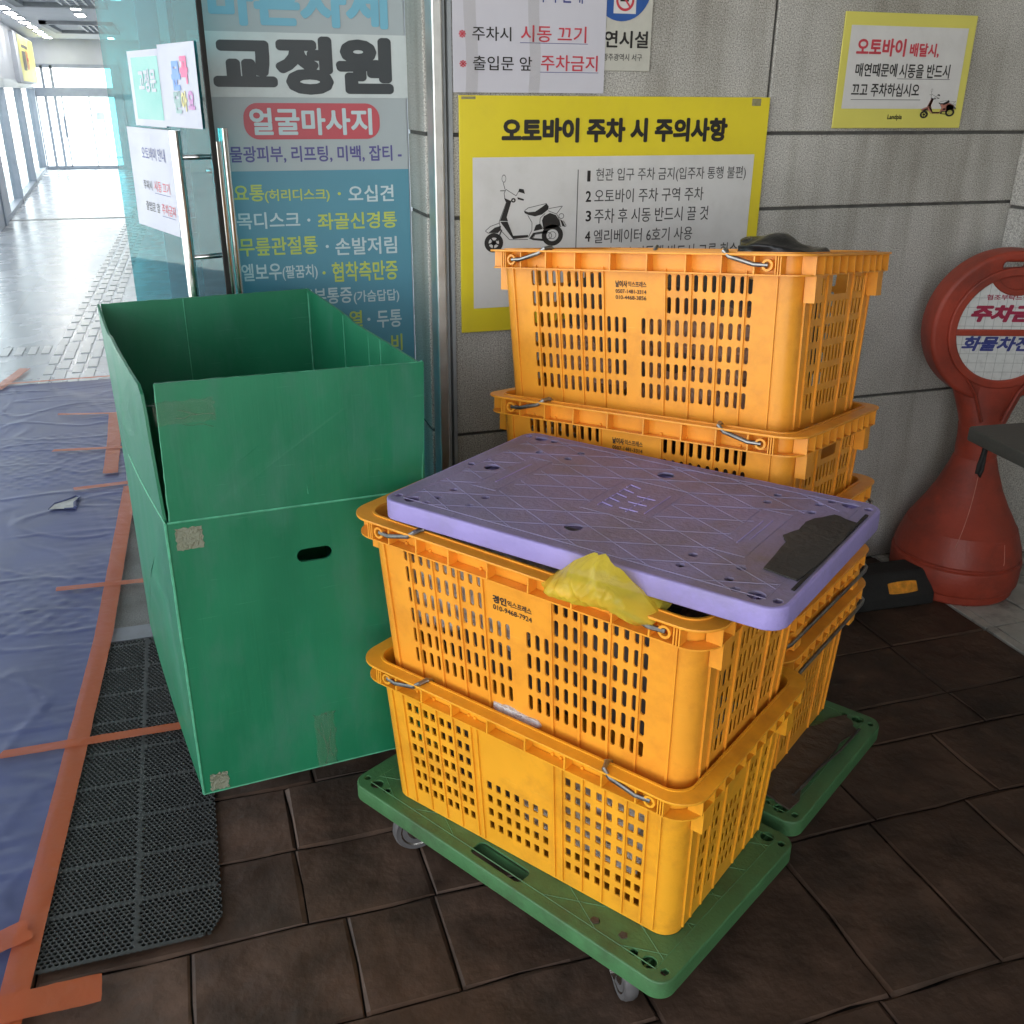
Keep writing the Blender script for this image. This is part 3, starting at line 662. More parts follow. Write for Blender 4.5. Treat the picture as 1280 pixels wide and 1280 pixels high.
# left side: near glazing, out of view, added to let daylight in; shop fronts far
t = thing('shopfront', (-1.95, 12.5, 0), (0, 0, R(3.0)), 'glazed shopfront with grey low wall along the left of the corridor', 'shopfront')
L_ = 10.2
g = G(); g.box(-.12, 0, 0, 0, .6, 2.4); g.box(-.1, .6, 0, 0, 1.6, .75); g.obj('low_wall', 'wall_in', t)
g = G()
for y in (.6, 3.4, 6.6, 10.05): g.box(-.1, y, 0, .02, y+.13, 1.62)
g.box(-.1, .6, 1.5, .02, L_, 1.62); g.box(-.1, .6, 0, .01, L_, .06); g.obj('frame', 'frame_in', t)
g = G(); g.box(-.12, .6, 1.62, 0, L_, 2.4); g.obj('upper_wall', 'wall_lt', t)
g = G(); g.box(-.055, .6, .06, -.045, L_, 1.5); g.obj('glass_pane', 'glass_c', t)
wallbox('unseen_glazing', 'unseen glass partition added on the near left to let daylight into the corridor', 'partition', ((-2.6, 3.0), (-2.05, 12.4)), .05, 2.3, .01, 'glass_c')
# end wall with the bright doors
t = thing('end_doors', (-1.6, 22.8, 0), label='bright aluminium framed glass doors closing the far end of the corridor', cat='doors')
g = G()
for x in (-1.0, -.69, -.52, .60): g.box(x-.025, -.05, 0, x+.025, .05, 1.93)
for x in (-.86, -.40, .1): g.box(x-.012, -.03, .05, x+.012, .03, 1.40)
g.box(-1.0, -.08, 1.36, .65, .05, 1.53); g.box(-1.0, -.05, 1.88, .65, .05, 1.95); g.box(-1.0, -.03, .0, .65, .03, .07)
g.box(.6, -.06, 0, .74, .06, 1.95); g.obj('frame', 'frame_in', t)
g = G(); g.box(-1.0, -.004, .05, .62, .004, 1.9); g.obj('glass_pane', 'glass_c', t)
g = G()
for x in (-.42, -.36): g.box(x-.01, -.07, .6, x+.01, -.05, 1.0)
g.obj('handle', 'frame_in', t)
g = G(); g.box(-2.9, 22.8, 1.95, 1.6, 22.95, 2.45); g.box(-.86, 22.8, 0, 1.6, 22.95, 1.95); o = g.obj('end_wall', 'wall_in'); tag(o, 'grey bulkhead wall above the bright doors at the corridor end', 'wall')
g = G(); g.box(-3.2, 2.95, 2.40, 1.7, 23.2, 2.5); struct(g.obj('corridor_ceiling', 'ceil_in'))
# far outside: parked car-coloured blur and planting are blown out; a pale forecourt stands there
g = G(); g.box(-120, 23.2, -.02, 120, 400, .002); g.box(-60, 3, -.02, -4, 23.1, .0015); struct(g.obj('forecourt', 'forecourt'))
t = thing('outside_stand', (-1.45, 26.0, 0), label='dark flat sign on a post outside the far doors', cat='sign stand')
g = G(); g.box(-.02, -.02, 0, .02, .02, .86); g.obj('post', 'frame_in', t); g = G(); g.box(-.16, -.03, .86, .02, .03, 1.02); g.obj('sign_plate', 'frame_in', t)
o = lump((1.2, .6, .9), 5, .12, 14, 5).obj('shrub', pm('shrub_leaf', (.06, .11, .05), .7, .5, 20, .6, 30)); o.location = (-.55, 27.5, .45); tag(o, 'green shrub outside behind the right end of the far doors', 'shrub')
# lamps
LP = [(-1.78, 14.6), (-1.82, 15.55), (-1.84, 16.5), (-1.88, 17.55), (-1.91, 18.75), (-1.95, 19.9), (-1.99, 21.0), (-2.02, 22.1)]
lamp_words = ['nearest', 'second nearest', 'third nearest', 'fourth nearest', 'fifth nearest', 'sixth nearest', 'second farthest', 'farthest']
def lamp(x, y, label, grp):
    t = thing('ceiling_lamp', (x, y, 2.398), label=label, cat='lamp', group=grp)
    g = G(); g.box(-.07, -.26, -.012, .07, .26, 0); g.obj('frame', 'ceil_in', t)
    g = G(); g.box(-.05, -.23, -.016, .05, .23, -.0125); g.obj('diffuser', 'lamp', t)
for (x, y), wd in zip(LP, lamp_words): lamp(x, y, wd+' slim lit lamp in the left row on the corridor ceiling', 'left row of corridor lamps')
for (x, y), wd in zip([(-.95, 14.3), (-.98, 15.6), (-.9, 21.9), (-.42, 12.6), (-.38, 9.6)], ['nearer lamp of the pair by the ceiling grille', 'farther lamp of the pair by the ceiling grille', 'lone lamp close to the far bulkhead', 'lamp seen through the teal glass, lower of two', 'lamp seen through the teal glass, upper of two']):
    lamp(x, y, 'slim lit '+wd, 'right row of corridor lamps')
for i, (x, y, wd, dp, lb) in enumerate([(-1.05, 12.9, 1.0, 1.9, 'nearer recessed ceiling grille panel of the corridor'), (-1.15, 18.4, 1.0, 2.6, 'farther recessed ceiling grille panel of the corridor')]):
    t = thing('ceiling_grille', (x, y, 2.4), label=lb, cat='grille')
    g = G()
    for a, b, c, d in ((-wd/2, -dp/2, wd/2, -dp/2+.14), (-wd/2, dp/2-.14, wd/2, dp/2), (-wd/2, -dp/2, -wd/2+.1, dp/2), (wd/2-.1, -dp/2, wd/2, dp/2)): g.box(a, b, -.05, c, d, -.002)
    g.obj('frame', 'vent', t)
    g = G()
    for k in range(5): g.box(.0+k*.09, -dp/2+.14, -.03, .02+k*.09, dp/2-.14, -.004)
    for k in range(6): g.box(.0, -dp/2+.2+k*dp/7, -.028, wd/2-.1, -dp/2+.24+k*dp/7, -.004)
    g.obj('slat', 'frame_in', t)
# yellow projecting shop sign
t = thing('shop_sign', (-2.2, 18.7, 1.58), (0, 0, R(2.2)), 'yellow box sign with grey and pink lettering high on the left corridor wall', 'sign')
g = G(); g.box(-.16, 0, .0, .0, 3.7, .75); g.obj('sign_box', 'wall_in', t, bevel=.01)
g = G(); g.quad((.004, .45, .03), (.004, 3.66, .03), (.004, 3.66, .73), (.004, .45, .73)); g.obj('yellow_face', 'yellow_lit', t)
for mt_, items in (('ink_g', [(.95, .2, 1.5, .5), (1.0, .55, 2.3, .6), (1.5, .25, 1.62, .5)]), ('ink_r', [(1.75, .22, 1.9, .52), (2.05, .22, 2.18, .52), (1.75, .36, 2.18, .41)])):
    g = G()
    for a, b, c, d in items: g.quad((.008, a, b), (.008, c, b), (.008, c, d), (.008, a, d))
    g.obj('lettering', mt_, t)
t = thing('round_sign', (-1.86, 12.2, 1.62), label='yellow round sign at the left edge of the picture in the corridor', cat='sign')
g = G(); g.lathe([(.0, -.02), (.13, -.02), (.13, .02), (0, .02)], 28, axis='y'); g.obj('disc', 'yellow_lit', t)
g = G(); g.box(-.02, -.01, .13, .02, .01, .78); g.obj('bracket', 'wall_in', t)

# ------------------------------------------------------------------ floor coverings by the entrance
# blue sheeting
def edge_x(y):     # right edge of the sheeting
    pts = [(1.2, -.44), (1.43, -.43), (1.77, -.41), (2.12, -.39), (2.69, -.35), (3.66, -.325), (4.6, -.37), (5.8, -.40)]
    for (a, b), (c, d) in zip(pts, pts[1:]):
        if y <= c: return b+(d-b)*(y-a)/(c-a)
    return -.4
def crease(x, y):      # a few long fold lines across flat film
    h = 0
    for fx, fy, sd, k in ((2.1, 2.9, 1, .0024), (4.3, 1.3, 7, .0016), (1.2, 5.1, 13, .002)):
        q = abs(noise.noise(Vector((x*fx, y*fy, sd))))
        h += k*max(0, 1-q/.035)
    return h
def tz(x, y):
    e = edge_x(y)-x
    z = .006 + .004*abs(noise.noise(Vector((x*3, y*2, 0)))) + crease(x, y)
    z += .0034*max(0, 1-e/.3)*abs(noise.noise(Vector((x*7, y*60, 2))))        # pleats pulled in by the tape
    if 2.75 < y < 3.25 or 4.0 < y < 4.7:                                        # tactile studs showing through
        z += .0016*max(0, math.sin(x*95)*math.sin(y*95))
    return z
g = G()
def tarp(a, b):
    y = 1.38+(5.64-1.38)*b + .012*noise.noise(Vector((a*9, 0, 7))); x = edge_x(y)+.004 - a*2.3
    return (x, y, tz(x, y))
g.grid(190, 420, tarp)
o = g.obj('blue_sheeting', 'tarp', smooth=True); tag(o, 'wrinkled blue plastic sheeting covering the floor on the left', 'floor cover')
hole = G()
hp = [(-.60, 3.735), (-.585, 3.79), (-.55, 3.81), (-.515, 3.845), (-.50, 3.835), (-.512, 3.78), (-.508, 3.725), (-.545, 3.728)]
hole.add([(x, y, tz(x, y)+.006) for x, y in hp], [list(range(len(hp)))]); hole.obj('torn_patch', 'tarp_hole', o)
g = G()
for k in range(len(hp)-1):
    a, b = hp[k], hp[k+1]; g.tube([(a[0], a[1], tz(*a)+.006), (b[0], b[1], tz(*b)+.007)], .0022+.002*(k % 3), 6)
g.obj('torn_rim', 'tarp', o)

def tape(label, pts, wd, z, group=None, seed=0):
    g = G(); V = []; n = 0
    P = []
    for (a, b), (c, d) in zip(pts, pts[1:]):
        k = max(2, int(math.hypot(c-a, d-b)/.015))
        P += [(a+(c-a)*i/k, b+(d-b)*i/k) for i in range(k)]
    P.append(pts[-1])
    for i, (x, y) in enumerate(P):
        a = P[max(0, i-1)]; b = P[min(len(P)-1, i+1)]; l = math.hypot(b[0]-a[0], b[1]-a[1]); nx, ny = -(b[1]-a[1])/l, (b[0]-a[0])/l
        for q in range(5):
            s = (q/4-.5)*wd*(1+.05*noise.noise(Vector((i*.2, seed, 1)))); e = .012*noise.noise(Vector((q*1.7, seed*3.3, 2))) if i in (0, len(P)-1) else 0
            tx, ty = (b[0]-a[0])/l*e, (b[1]-a[1])/l*e
            V.append((x+nx*s+tx, y+ny*s+ty, z+.0012*noise.noise(Vector((x*40, y*40, q+seed)))))
    g.add(V, [[i*5+q, i*5+q+1, (i+1)*5+q+1, (i+1)*5+q] for i in range(len(P)-1) for q in range(4)])
    o = g.obj('orange_tape', 'tape_o', smooth=True); return tag(o, label, 'tape', group)
GT = 'orange tape strips on the blue sheeting'
tape('long orange tape running along the right edge of the blue sheeting', [(-.318, 3.9), (-.335, 3.3), (-.352, 2.69), (-.386, 2.12), (-.408, 1.77), (-.43, 1.43), (-.447, 1.25)], .05, .0165, GT, 1)
tape('orange cross tape over the grey honeycomb mat', [(-.55, 2.165), (-.12, 2.16)], .032, .0185, GT, 2)
tape('thin orange cross tape beside the metal threshold', [(-.51, 3.03), (-.22, 3.01)], .03, .018, GT, 3)
tape('short orange cross tape next to the torn hole', [(-.53, 3.925), (-.31, 3.94)], .034, .0165, GT, 4)
tape('orange cross tape just behind the short upright strip', [(-.65, 4.43), (-.36, 4.39)], .03, .018, GT, 5)
tape('farthest thin orange cross tape on the sheeting', [(-.68, 4.985), (-.38, 4.92)], .026, .018, GT, 6)
tape('short thick upright orange tape between two cross tapes', [(-.40, 4.07), (-.405, 4.5), (-.42, 4.95)], .058, .0165, GT, 7)
tape('slanted orange tape piece at the far left edge of the sheeting', [(-1.03, 5.55), (-.94, 5.98)], .06, .014, GT, 8)
tape('faint orange tape sealing the far end of the sheeting', [(-1.35, 5.63), (-.38, 5.66)], .03, .0185, GT, 9)
tape('orange tape piece beyond the far end, beside the green box', [(-.425, 5.35), (-.41, 5.95)], .05, .0165, GT, 10)
tape('wide orange tape across the near corner of the sheeting', [(-1.2, 1.385), (-.44, 1.40), (-.285, 1.398)], .062, .0205, GT, 11)
tape('doubled orange tape patch at the bottom left corner', [(-.62, 1.50), (-.42, 1.575)], .055, .0225, GT, 12)
# honeycomb mat
def hexmat():
    g = G(); p = .0105; x0, x1, y0, y1 = -.52, -.082, 1.475, 2.64
    dy = p*.866; rI = p*.40; rO = p/1.732; n = 0
    nyy = int((y1-y0)/dy); nxx = int((x1-x0)/p)
    for j in range(nyy+1):
        for i in range(nxx+1):
            cx = x0+i*p+(p/2 if j % 2 else 0); cy = y0+j*dy
            if cx > x1 or (cx > x1-.03 and cy < y0+.03-(cx-(x1-.03))*-1 and (cx-(x1-.03))+((y0+.03)-cy) > .03): continue
            if cx < edge_x(cy)-.01: continue
            seam = (j % 14 == 0) or (abs(cx+.235) < p*.5)
            o = [(cx+rO*math.sin(k*math.pi/3), cy+rO*math.cos(k*math.pi/3), .0095) for k in range(6)]
            if seam: g.add(o, [list(range(6))[::-1]]); continue
            a = [(cx+rI*math.sin(k*math.pi/3), cy+rI*math.cos(k*math.pi/3), .0088) for k in range(6)]
            b = [(q[0], q[1], .001) for q in a]
            g.add(o+a+b, [[k, (k+1) % 6, 6+(k+1) % 6, 6+k][::-1] for k in range(6)] + [[6+k, 6+(k+1) % 6, 12+(k+1) % 6, 12+k][::-1] for k in range(6)])
    return g
o = hexmat().obj('floor_mat', 'mat', recalc=False); tag(o, 'dark grey honeycomb rubber mat between the orange tape and the green box', 'mat')

# ------------------------------------------------------------------ platform dollies
def deck_geo(t, mat, L, W, th, zt, slot=False, grip=None, big=(), small=()):
    """hollow moulded deck: perforated top plate and a skirt; local origin under its centre"""
    holes = []
    for sx in (-1, 1):
        for sy in (-1, 1):
            cx, cy = sx*(L/2-.045), sy*(W/2-.026)
            holes += [circ(cx, cy, .0135, 16), circ(cx-.030, cy, .0085, 6), circ(cx+.030, cy, .0085, 6)]
    holes += [circ(x, y, .0155, 18) for x, y in big] + [circ(x, y, .0082, 6) for x, y in small]
    if slot: holes += [rrect(-.062, -W/2+.012, .062, -W/2+.05, .012), rrect(-.062, W/2-.05, .062, W/2-.012, .012)]
    outl = rrect(-L/2+.003, -W/2+.003, L/2-.003, W/2-.003, .025, 8)
    g = G(); e = .0014
    vs, fs = curve_mesh([outl]+holes, e, .0008, 1); g.add(vs, fs, lambda x, y, z: (x, y, z+zt-e-.0011))
    a = g.obj('top_plate', mat+'_top' if mat+'_top' in M else mat, t, smooth=True, sharp=35)
    g = G(); vs, fs = curve_mesh([rrect(-L/2, -W/2, L/2, W/2, .028, 8), rrect(-L/2+.007, -W/2+.007, L/2-.007, W/2-.007, .022, 8)], th/2-.003, .003, 2)
    g.add(vs, fs, lambda x, y, z: (x, y, z+zt-th/2-.0004)); g.obj('skirt', mat, t, smooth=True, sharp=35)
    # stiffening floor below the plate so the holes read as dark pockets
    g = G()
    for k in range(9):
        if slot and k == 4: continue
        x = -L/2+.05+k*(L-.1)/8; g.box(x-.002, -W/2+.01, zt-th+.003, x+.002, W/2-.01, zt-.009)
    for k in range(5): y = -W/2+.05+k*(W-.1)/4; g.box(-L/2+.01, y-.0015, zt-th+.004, L/2-.01, y+.0015, zt-.0095)
    g.obj('underside_rib', mat, t)
    return a
def seg_clip(x, y, dx, dy, b):
    t0, t1 = -9, 9
    for p, d, lo, hi in ((x, dx, b[0], b[2]), (y, dy, b[1], b[3])):
        a, c = (lo-p)/d, (hi-p)/d; a, c = min(a, c), max(a, c); t0, t1 = max(t0, a), min(t1, c)
    return (t0, t1) if t1 > t0 else None
def ridges(t, mat, L, W, zt, pitch, skip, hgt=.0012, wd=.0016):
    """raised diamond lines moulded on a deck, kept out of the skip boxes"""
    g = G(); b = (-L/2+.03, -W/2+.022, L/2-.03, W/2-.022)
    def strip(x0, y0, x1, y1):
        l = math.hypot(x1-x0, y1-y0); nx, ny = -(y1-y0)/l*wd, (x1-x0)/l*wd
        g.add([(x0+nx, y0+ny, zt-.0005), (x1+nx, y1+ny, zt-.0005), (x1-nx, y1-ny, zt-.0005), (x0-nx, y0-ny, zt-.0005), (x0, y0, zt+hgt), (x1, y1, zt+hgt)], [[0, 1, 5, 4], [3, 4, 5, 2], [0, 4, 3], [1, 2, 5]])
    for ang in (27, -27):
        dx, dy = math.cos(R(ang)), math.sin(R(ang)); k = -14
        for k in range(-14, 15):
            x, y = 0, k*pitch; c = seg_clip(x, y, dx, dy, b)
            if not c: continue
            n = int((c[1]-c[0])/.012)+1; run = None
            for i in range(n+1):
                s = c[0]+(c[1]-c[0])*i/n; X, Y = x+dx*s, y+dy*s
                inside = any(a0 < X < a1 and b0 < Y < b1 for a0, b0, a1, b1 in skip)
                if not inside and run is None: run = (X, Y)
                if (inside or i == n) and run is not None:
                    if math.hypot(X-run[0], Y-run[1]) > .015: strip(*run, X, Y)
                    run = None
    for a0, b0, a1, b1 in (skip[:3] if len(skip) > 2 else []):
        for q in ((a0, b0, a1, b0), (a1, b0, a1, b1), (a1, b1, a0, b1), (a0, b1, a0, b0)): strip(*q)
    for q in ((b[0], b[1], b[2], b[1]), (b[2], b[1], b[2], b[3]), (b[2], b[3], b[0], b[3]), (b[0], b[3], b[0], b[1])): strip(*q)
    return g.obj('moulded_ridge', mat+'_top' if mat+'_top' in M else mat, t)
def caster(t, x, y, ztop, rot, r=.052):
    c = bpy.data.objects.new('caster', bpy.data.meshes.new('caster'))
    g = G()
    def tf(a, b, z): return (x+a*math.cos(rot)-b*math.sin(rot), y+a*math.sin(rot)+b*math.cos(rot), z)
    g.box(-.04, -.03, ztop-.004, .04, .03, ztop, tf); g.lathe([(.02, ztop-.02), (.024, ztop-.004)], 18, fn=lambda a, b, z: tf(a, b, z))
    for s in (-1, 1):
        g.add([(a, s*.019+o, z) for o in (-.0015, .0015) for a, z in ((-.018, ztop-.018), (.018, ztop-.018), (.038, r-.008), (.032, r-.014), (.018, r-.012))],
              [[0, 1, 2, 3, 4], [9, 8, 7, 6, 5]]+[[k, (k+1) % 5, 5+(k+1) % 5, 5+k] for k in range(5)], tf)
    g.box(-.018, -.019, ztop-.02, .018, .019, ztop-.017, tf)
    g.lathe([(.006, -.026), (.006, .026)], 10, axis='y', fn=lambda a, b, z: tf(a+.028, b, z+r))
    o = g.obj('caster', 'steel', t, bevel=.001)
    g = G(); g.lathe([(r-.012, -.011), (r-.003, -.012), (r, -.006), (r, .006), (r-.003, .012), (r-.012, .011)], 28, axis='y', fn=lambda a, b, z: tf(a+.028, b, z+r)); g.obj('tyre', 'wheel', o, smooth=True, sharp=40)
    g = G(); g.lathe([(.012, -.0125), (r-.018, -.010), (r-.0125, -.0125), (r-.0125, .0125), (r-.018, .010), (.012, .0125)], 24, axis='y', fn=lambda a, b, z: tf(a+.028, b, z+r)); g.obj('hub', 'steel', o, smooth=True, sharp=30)
    return o

ZD = .164
d1 = thing('platform_dolly', (.581, 1.427, 0), (0, 0, R(-59.6)), 'green plastic platform dolly under the two front crates, wheels showing', 'dolly')
DL, DW = .752, .444
deck_geo(d1, 'deck_g', DL, DW, .036, ZD, True, None, [(.30, -.004), (-.30, .004)], [(.255, -.13), (.215, -.185), (.255, .13), (-.255, .13), (-.255, -.13)])
ridges(d1, 'deck_g', DL, DW, ZD, .085, [(-.08, -.22, .08, -.16), (-.08, .16, .08, .22), (.27, -.22, .4, -.165), (-.4, -.22, -.27, -.165), (.27, .165, .4, .22)][0:2], .0006, .0012)
for x, y, r_ in ((-.29, -.165, 1.15), (.275, -.165, 2.5), (.235, .085, .6), (-.26, .12, -.4)): caster(d1, x, y, ZD-.034, r_)
g = G()
for x, y in ((.213, -.186), (.268, -.18)): g.lathe([(.0085, ZD-.001), (.0085, ZD+.001)], 5, (x, y))
g.obj('worn_plug', 'gripb', d1)
d2 = copy_tree(d1); d2.location = (.975, 1.689, -.002); d2.rotation_euler = (0, 0, R(-57.6)); d2.name = 'platform_dolly'
tag(d2, 'green platform dolly under the rear crate stack, torn brown mat on its end')
def patch(t, name, mat, pts, z, th, seed, amp=.002, label=None):
    g = G(); vs, fs = curve_mesh([pts], th/2)
    g.add(vs, fs, lambda x, y, zz: (x, y, z+th/2+zz+amp*noise.noise(Vector((x*25, y*25, seed))))); o = g.obj(name, mat, t)
    if label: o['label'] = label
    return o
def torn(pts, k, amp, seed):
    out = []
    for i, (a, b) in enumerate(pts):
        c, d = pts[(i+1) % len(pts)]
        for q in range(k):
            s = q/k; out.append((a+(c-a)*s+amp*noise.noise(Vector((i*3.1+s*7, seed, 0))), b+(d-b)*s+amp*noise.noise(Vector((i*3.1+s*7, seed, 9)))))
    return out
patch(d2, 'torn_mat', 'gripb', torn([(.245, -.175), (.345, -.19), (.335, -.02), (.35, .15), (.30, .19), (.26, .08), (.235, -.06)], 5, .02, 3), ZD+.0008, .004, 2, .002)
g = G(); g.tube([(.335, -.15, ZD+.006), (.34, -.05, ZD+.009), (.35, .05, ZD+.007), (.352, .15, ZD+.008)], .003, 6); g.obj('curled_edge', 'grip', d2)
# dolly hidden under the green box, only its shadow shows
d3 = copy_tree(d1); d3.location = (.10, 2.2, 0); d3.rotation_euler = (0, 0, R(97)); d3.scale = (.52, .6, 1)
tag(d3, 'platform dolly hidden under the tall green box', 'dolly')

# ------------------------------------------------------------------ crates
CL, CW, CH = .704, .466, .317
TA, TB, BA, BB = .325, .209, .313, .184          # half sizes of the walls at top and bottom
RC = .034
def half(t): return BA+(TA-BA)*t, BB+(TB-BB)*t
def crate_wall(g, long, polys, th=.0032):
    """perforated flat wall between the rounded corners; polys in (u, z), u in +-(half-RC at top)"""
    th = th if long else .0014
    vs, fs = curve_mesh(polys, th/2)
    for s in (-1, 1):
        def fn(u, z, w):
            t = z/CH; a, b = half(t)
            if long: k = (a-RC)/(TA-RC); return (u*k*(-s), s*b*1.0 + s*(w-th/2), z)
            k = (b-RC)/(TB-RC); return (s*a+s*(w-th/2), u*k*s, z)
        g.add(vs, fs, fn)
def slot(x, z, w, h, r): return rrect(x-w/2, z-h/2, x+w/2, z+h/2, r, 3)
def crate_shell(style):
    g = G(); uL, uS = TA-RC, TB-RC; hol = []; holS = []; ribs = []
    if style == 'stadium':
        p = .0182
        rowz = [.262-.0415*k for k in range(6)]
        grp = [-.246, -.1905, -.1365, -.0825] ; 
        cols = []
        for gx in (-.205, -.150, -.095): cols += [gx-p, gx, gx+p]
        cols = [-.239] + cols
        for k, z in enumerate(rowz):
            for c in cols:
                hol.append(slot(c, z, .0092, .0305, .0044)); hol.append(slot(-c, z, .0092, .0305, .0044))
            if k >= 2:
                for c in (-.0575, -.0395, -.0215):
                    hol.append(slot(c, z, .0092, .0305, .0044)); hol.append(slot(-c, z, .0092, .0305, .0044))
        ribs = [-.2305, -.1775, -.1225, -.0685, .0685, .1225, .1775, .2305]
        for k, z in enumerate(rowz):
            for c in (-.128, -.108, -.088, -.048, -.030, -.010, .010, .030, .048, .088, .108, .128):
                if k == 0 and abs(c) < .06: continue
                holS.append(slot(c, z-.004, .0115, .030, .004))
        ribsS = [-.14, -.068, .068, .14]
    else:
        rowz = [.268-.0315*k for k in range(8)]
        for k, z in enumerate(rowz):
            for c in (-.248, -.230, -.208, -.190, -.168, -.150, -.128, -.110): hol.append(slot(c, z, .0115, .0175, .0015))
            for c in (.112, .132, .152, .174, .194, .216, .236, .254): hol.append(slot(c, z, .0115, .0175, .0015))
            if k >= 4:
                for c in (-.063, -.042, -.021, 0, .021, .042, .063): hol.append(slot(c, z, .0115, .0175, .0015))
            for c in (-.130, -.112, -.086, -.068, -.028, -.009, .009, .028, .068, .086, .112, .130):
                if k < 3 and abs(c) < .05: continue
                holS.append(slot(c, z, .0118, .0175, .0015))
        ribs = [-.262, -.219, -.179, -.139, -.097, -.083, .083, .100, .142, .184, .226, .264]; ribsS = [-.142, -.099, -.045, .045, .099, .142]
    if style == 'stadium': holS.append(rrect(-.042, .243, .042, .281, .004))
    crate_wall(g, True, [rect(-uL, 0, uL, CH)]+hol); crate_wall(g, False, [rect(-uS, 0, uS, CH)]+holS)
    # rounded corners
    for sx in (-1, 1):
        for sy in (-1, 1):
            for off in (0, .0024):
                g.grid(8, 3, lambda u, v, off=off: ((lambda a, b, an: (sx*(a-RC+(RC-off)*math.cos(an)), sy*(b-RC+(RC-off)*math.sin(an)), v*CH))(*half(v), R(90*u))))
    # ribs standing proud of the walls
    def rib(u, long, s, w=.0022, d=.0035, z0=.006, z1=CH-.03):
        V = []
        for z in (z0, z1):
            a, b = half(z/CH)
            for du, dd in ((-w, -.001), (w, -.001), (w, d), (-w, d)):
                if long: k = (a-RC)/(TA-RC); V.append((u*k+du, s*(b+dd), z))
                else: k = (b-RC)/(TB-RC); V.append((s*(a+dd), u*k+du, z))
        g.add(V, [[3, 2, 1, 0], [4, 5, 6, 7], [0, 1, 5, 4], [1, 2, 6, 5], [2, 3, 7, 6], [3, 0, 4, 7]])
    for s in (-1, 1):
        for u in ribs + [-uL+.002, uL-.002]: rib(u, True, s)
        for u in ribsS + [-uS+.002, uS-.002]: rib(u, False, s)
    # floor
    vs, fs = curve_mesh([rrect(-BA, -BB, BA, BB, RC, 6)], .0025); g.add(vs, fs, lambda x, y, z: (x*.996, y*.996, z+.0045))
    return g
def crate_rim():
    g = G()
    inner = rrect(-TA+.002, -TB+.002, TA-.002, TB-.002, RC, 8); outer = rrect(-CL/2, -CW/2, CL/2, CW/2, .05, 8)
    vs, fs = curve_mesh([outer, inner], .0014, .0006, 1); g.add(vs, fs, lambda x, y, z: (x, y, z+CH-.002))
    inner2 = rrect(-TA+.001, -TB+.001, TA-.001, TB-.001, RC, 8); outer2 = rrect(-CL/2+.006, -CW/2+.005, CL/2-.006, CW/2-.005, .046, 8)
    vs, fs = curve_mesh([outer2, inner2], .0012); g.add(vs, fs, lambda x, y, z: (x, y, z+CH-.036))
    # raised inner lip
    vs, fs = curve_mesh([rrect(-TA-.002, -TB-.002, TA+.002, TB+.002, RC+.003, 8), inner], .0015); g.add(vs, fs, lambda x, y, z: (x, y, z+CH+.0008))
    zt, zb = CH-.003, CH-.036
    for s in (-1, 1):
        y0, y1 = s*(TB-.002), s*(CW/2-.004)
        for x in (-.252, -.19, -.12, -.04, .04, .12, .19, .252): g.box(x-.0014, min(y0, y1), zb, x+.0014, max(y0, y1), zt)
        x0, x1 = s*(TA-.002), s*(CL/2-.004)
        for y in (-.19, -.15, -.115, -.08, -.04, 0, .04, .08, .115, .15, .19): g.box(min(x0, x1), y-.0014, zb, max(x0, x1), y+.0014, zt)
        # web closing the pockets a little behind the lip
        for sx in (-1, 1):
            g.lathe([(.0105, -.003), (.0105, .006), (.0065, .006), (.0065, -.003)], 16, axis='y', fn=lambda a, b, z, sx=sx, s=s: (a+sx*.276, s*(CW/2-.010)+s*b, z+CH-.0195))
            for q in (.0, .5, 1.0): g.box(*sorted_box(sx*(.291+.009*q)-.001, s*(TB-.002), zb, sx*(.291+.009*q)+.001, s*(CW/2-.004), zt))
            # tabs hanging under the short ends
            g.box(*sorted_box(sx*(TA-.001), s*.145, CH-.083, sx*(CL/2-.008), s*.176, CH-.037))
    return g
def sorted_box(a, b, c, d, e, f): return (min(a, d), min(b, e), min(c, f), max(a, d), max(b, e), max(c, f))
def crate_bail(sx, inward):
    yP = CW/2-.008; zp = CH-.0195
    if inward:
        half_ = [(sx*.276, yP, zp), (sx*.252, yP+.004, zp+.001), (sx*.206, yP+.006, CH-.006), (sx*.194, yP+.003, CH+.003), (sx*.190, yP-.012, CH+.0055), (sx*.189, TB+.004, CH+.0055), (sx*.189, TB-.008, CH-.002), (sx*.189, TB-.014, CH-.020), (sx*.189, TB-.03, CH-.0245)]
    else:
        half_ = [(sx*.276, yP, zp), (sx*.280, yP+.005, zp-.004), (sx*.330, yP+.006, CH-.048), (sx*.342, yP+.002, CH-.055), (sx*.346, yP-.02, CH-.056)]
    pts = half_ + [(x, -y, z) for x, y, z in half_[::-1]]
    return G().tube(pts, .0042, 10)
_cm = {}
def cmesh(key, fn, mat, smooth=True, sharp=35):
    if key not in _cm:
        o = fn().obj(key, mat, None, smooth=smooth, sharp=sharp); _cm[key] = o.data; bpy.data.objects.remove(o)
    return _cm[key]
def add_mesh(name, me, par):
    o = bpy.data.objects.new(name, me); COL.objects.link(o); o.parent = par; return o
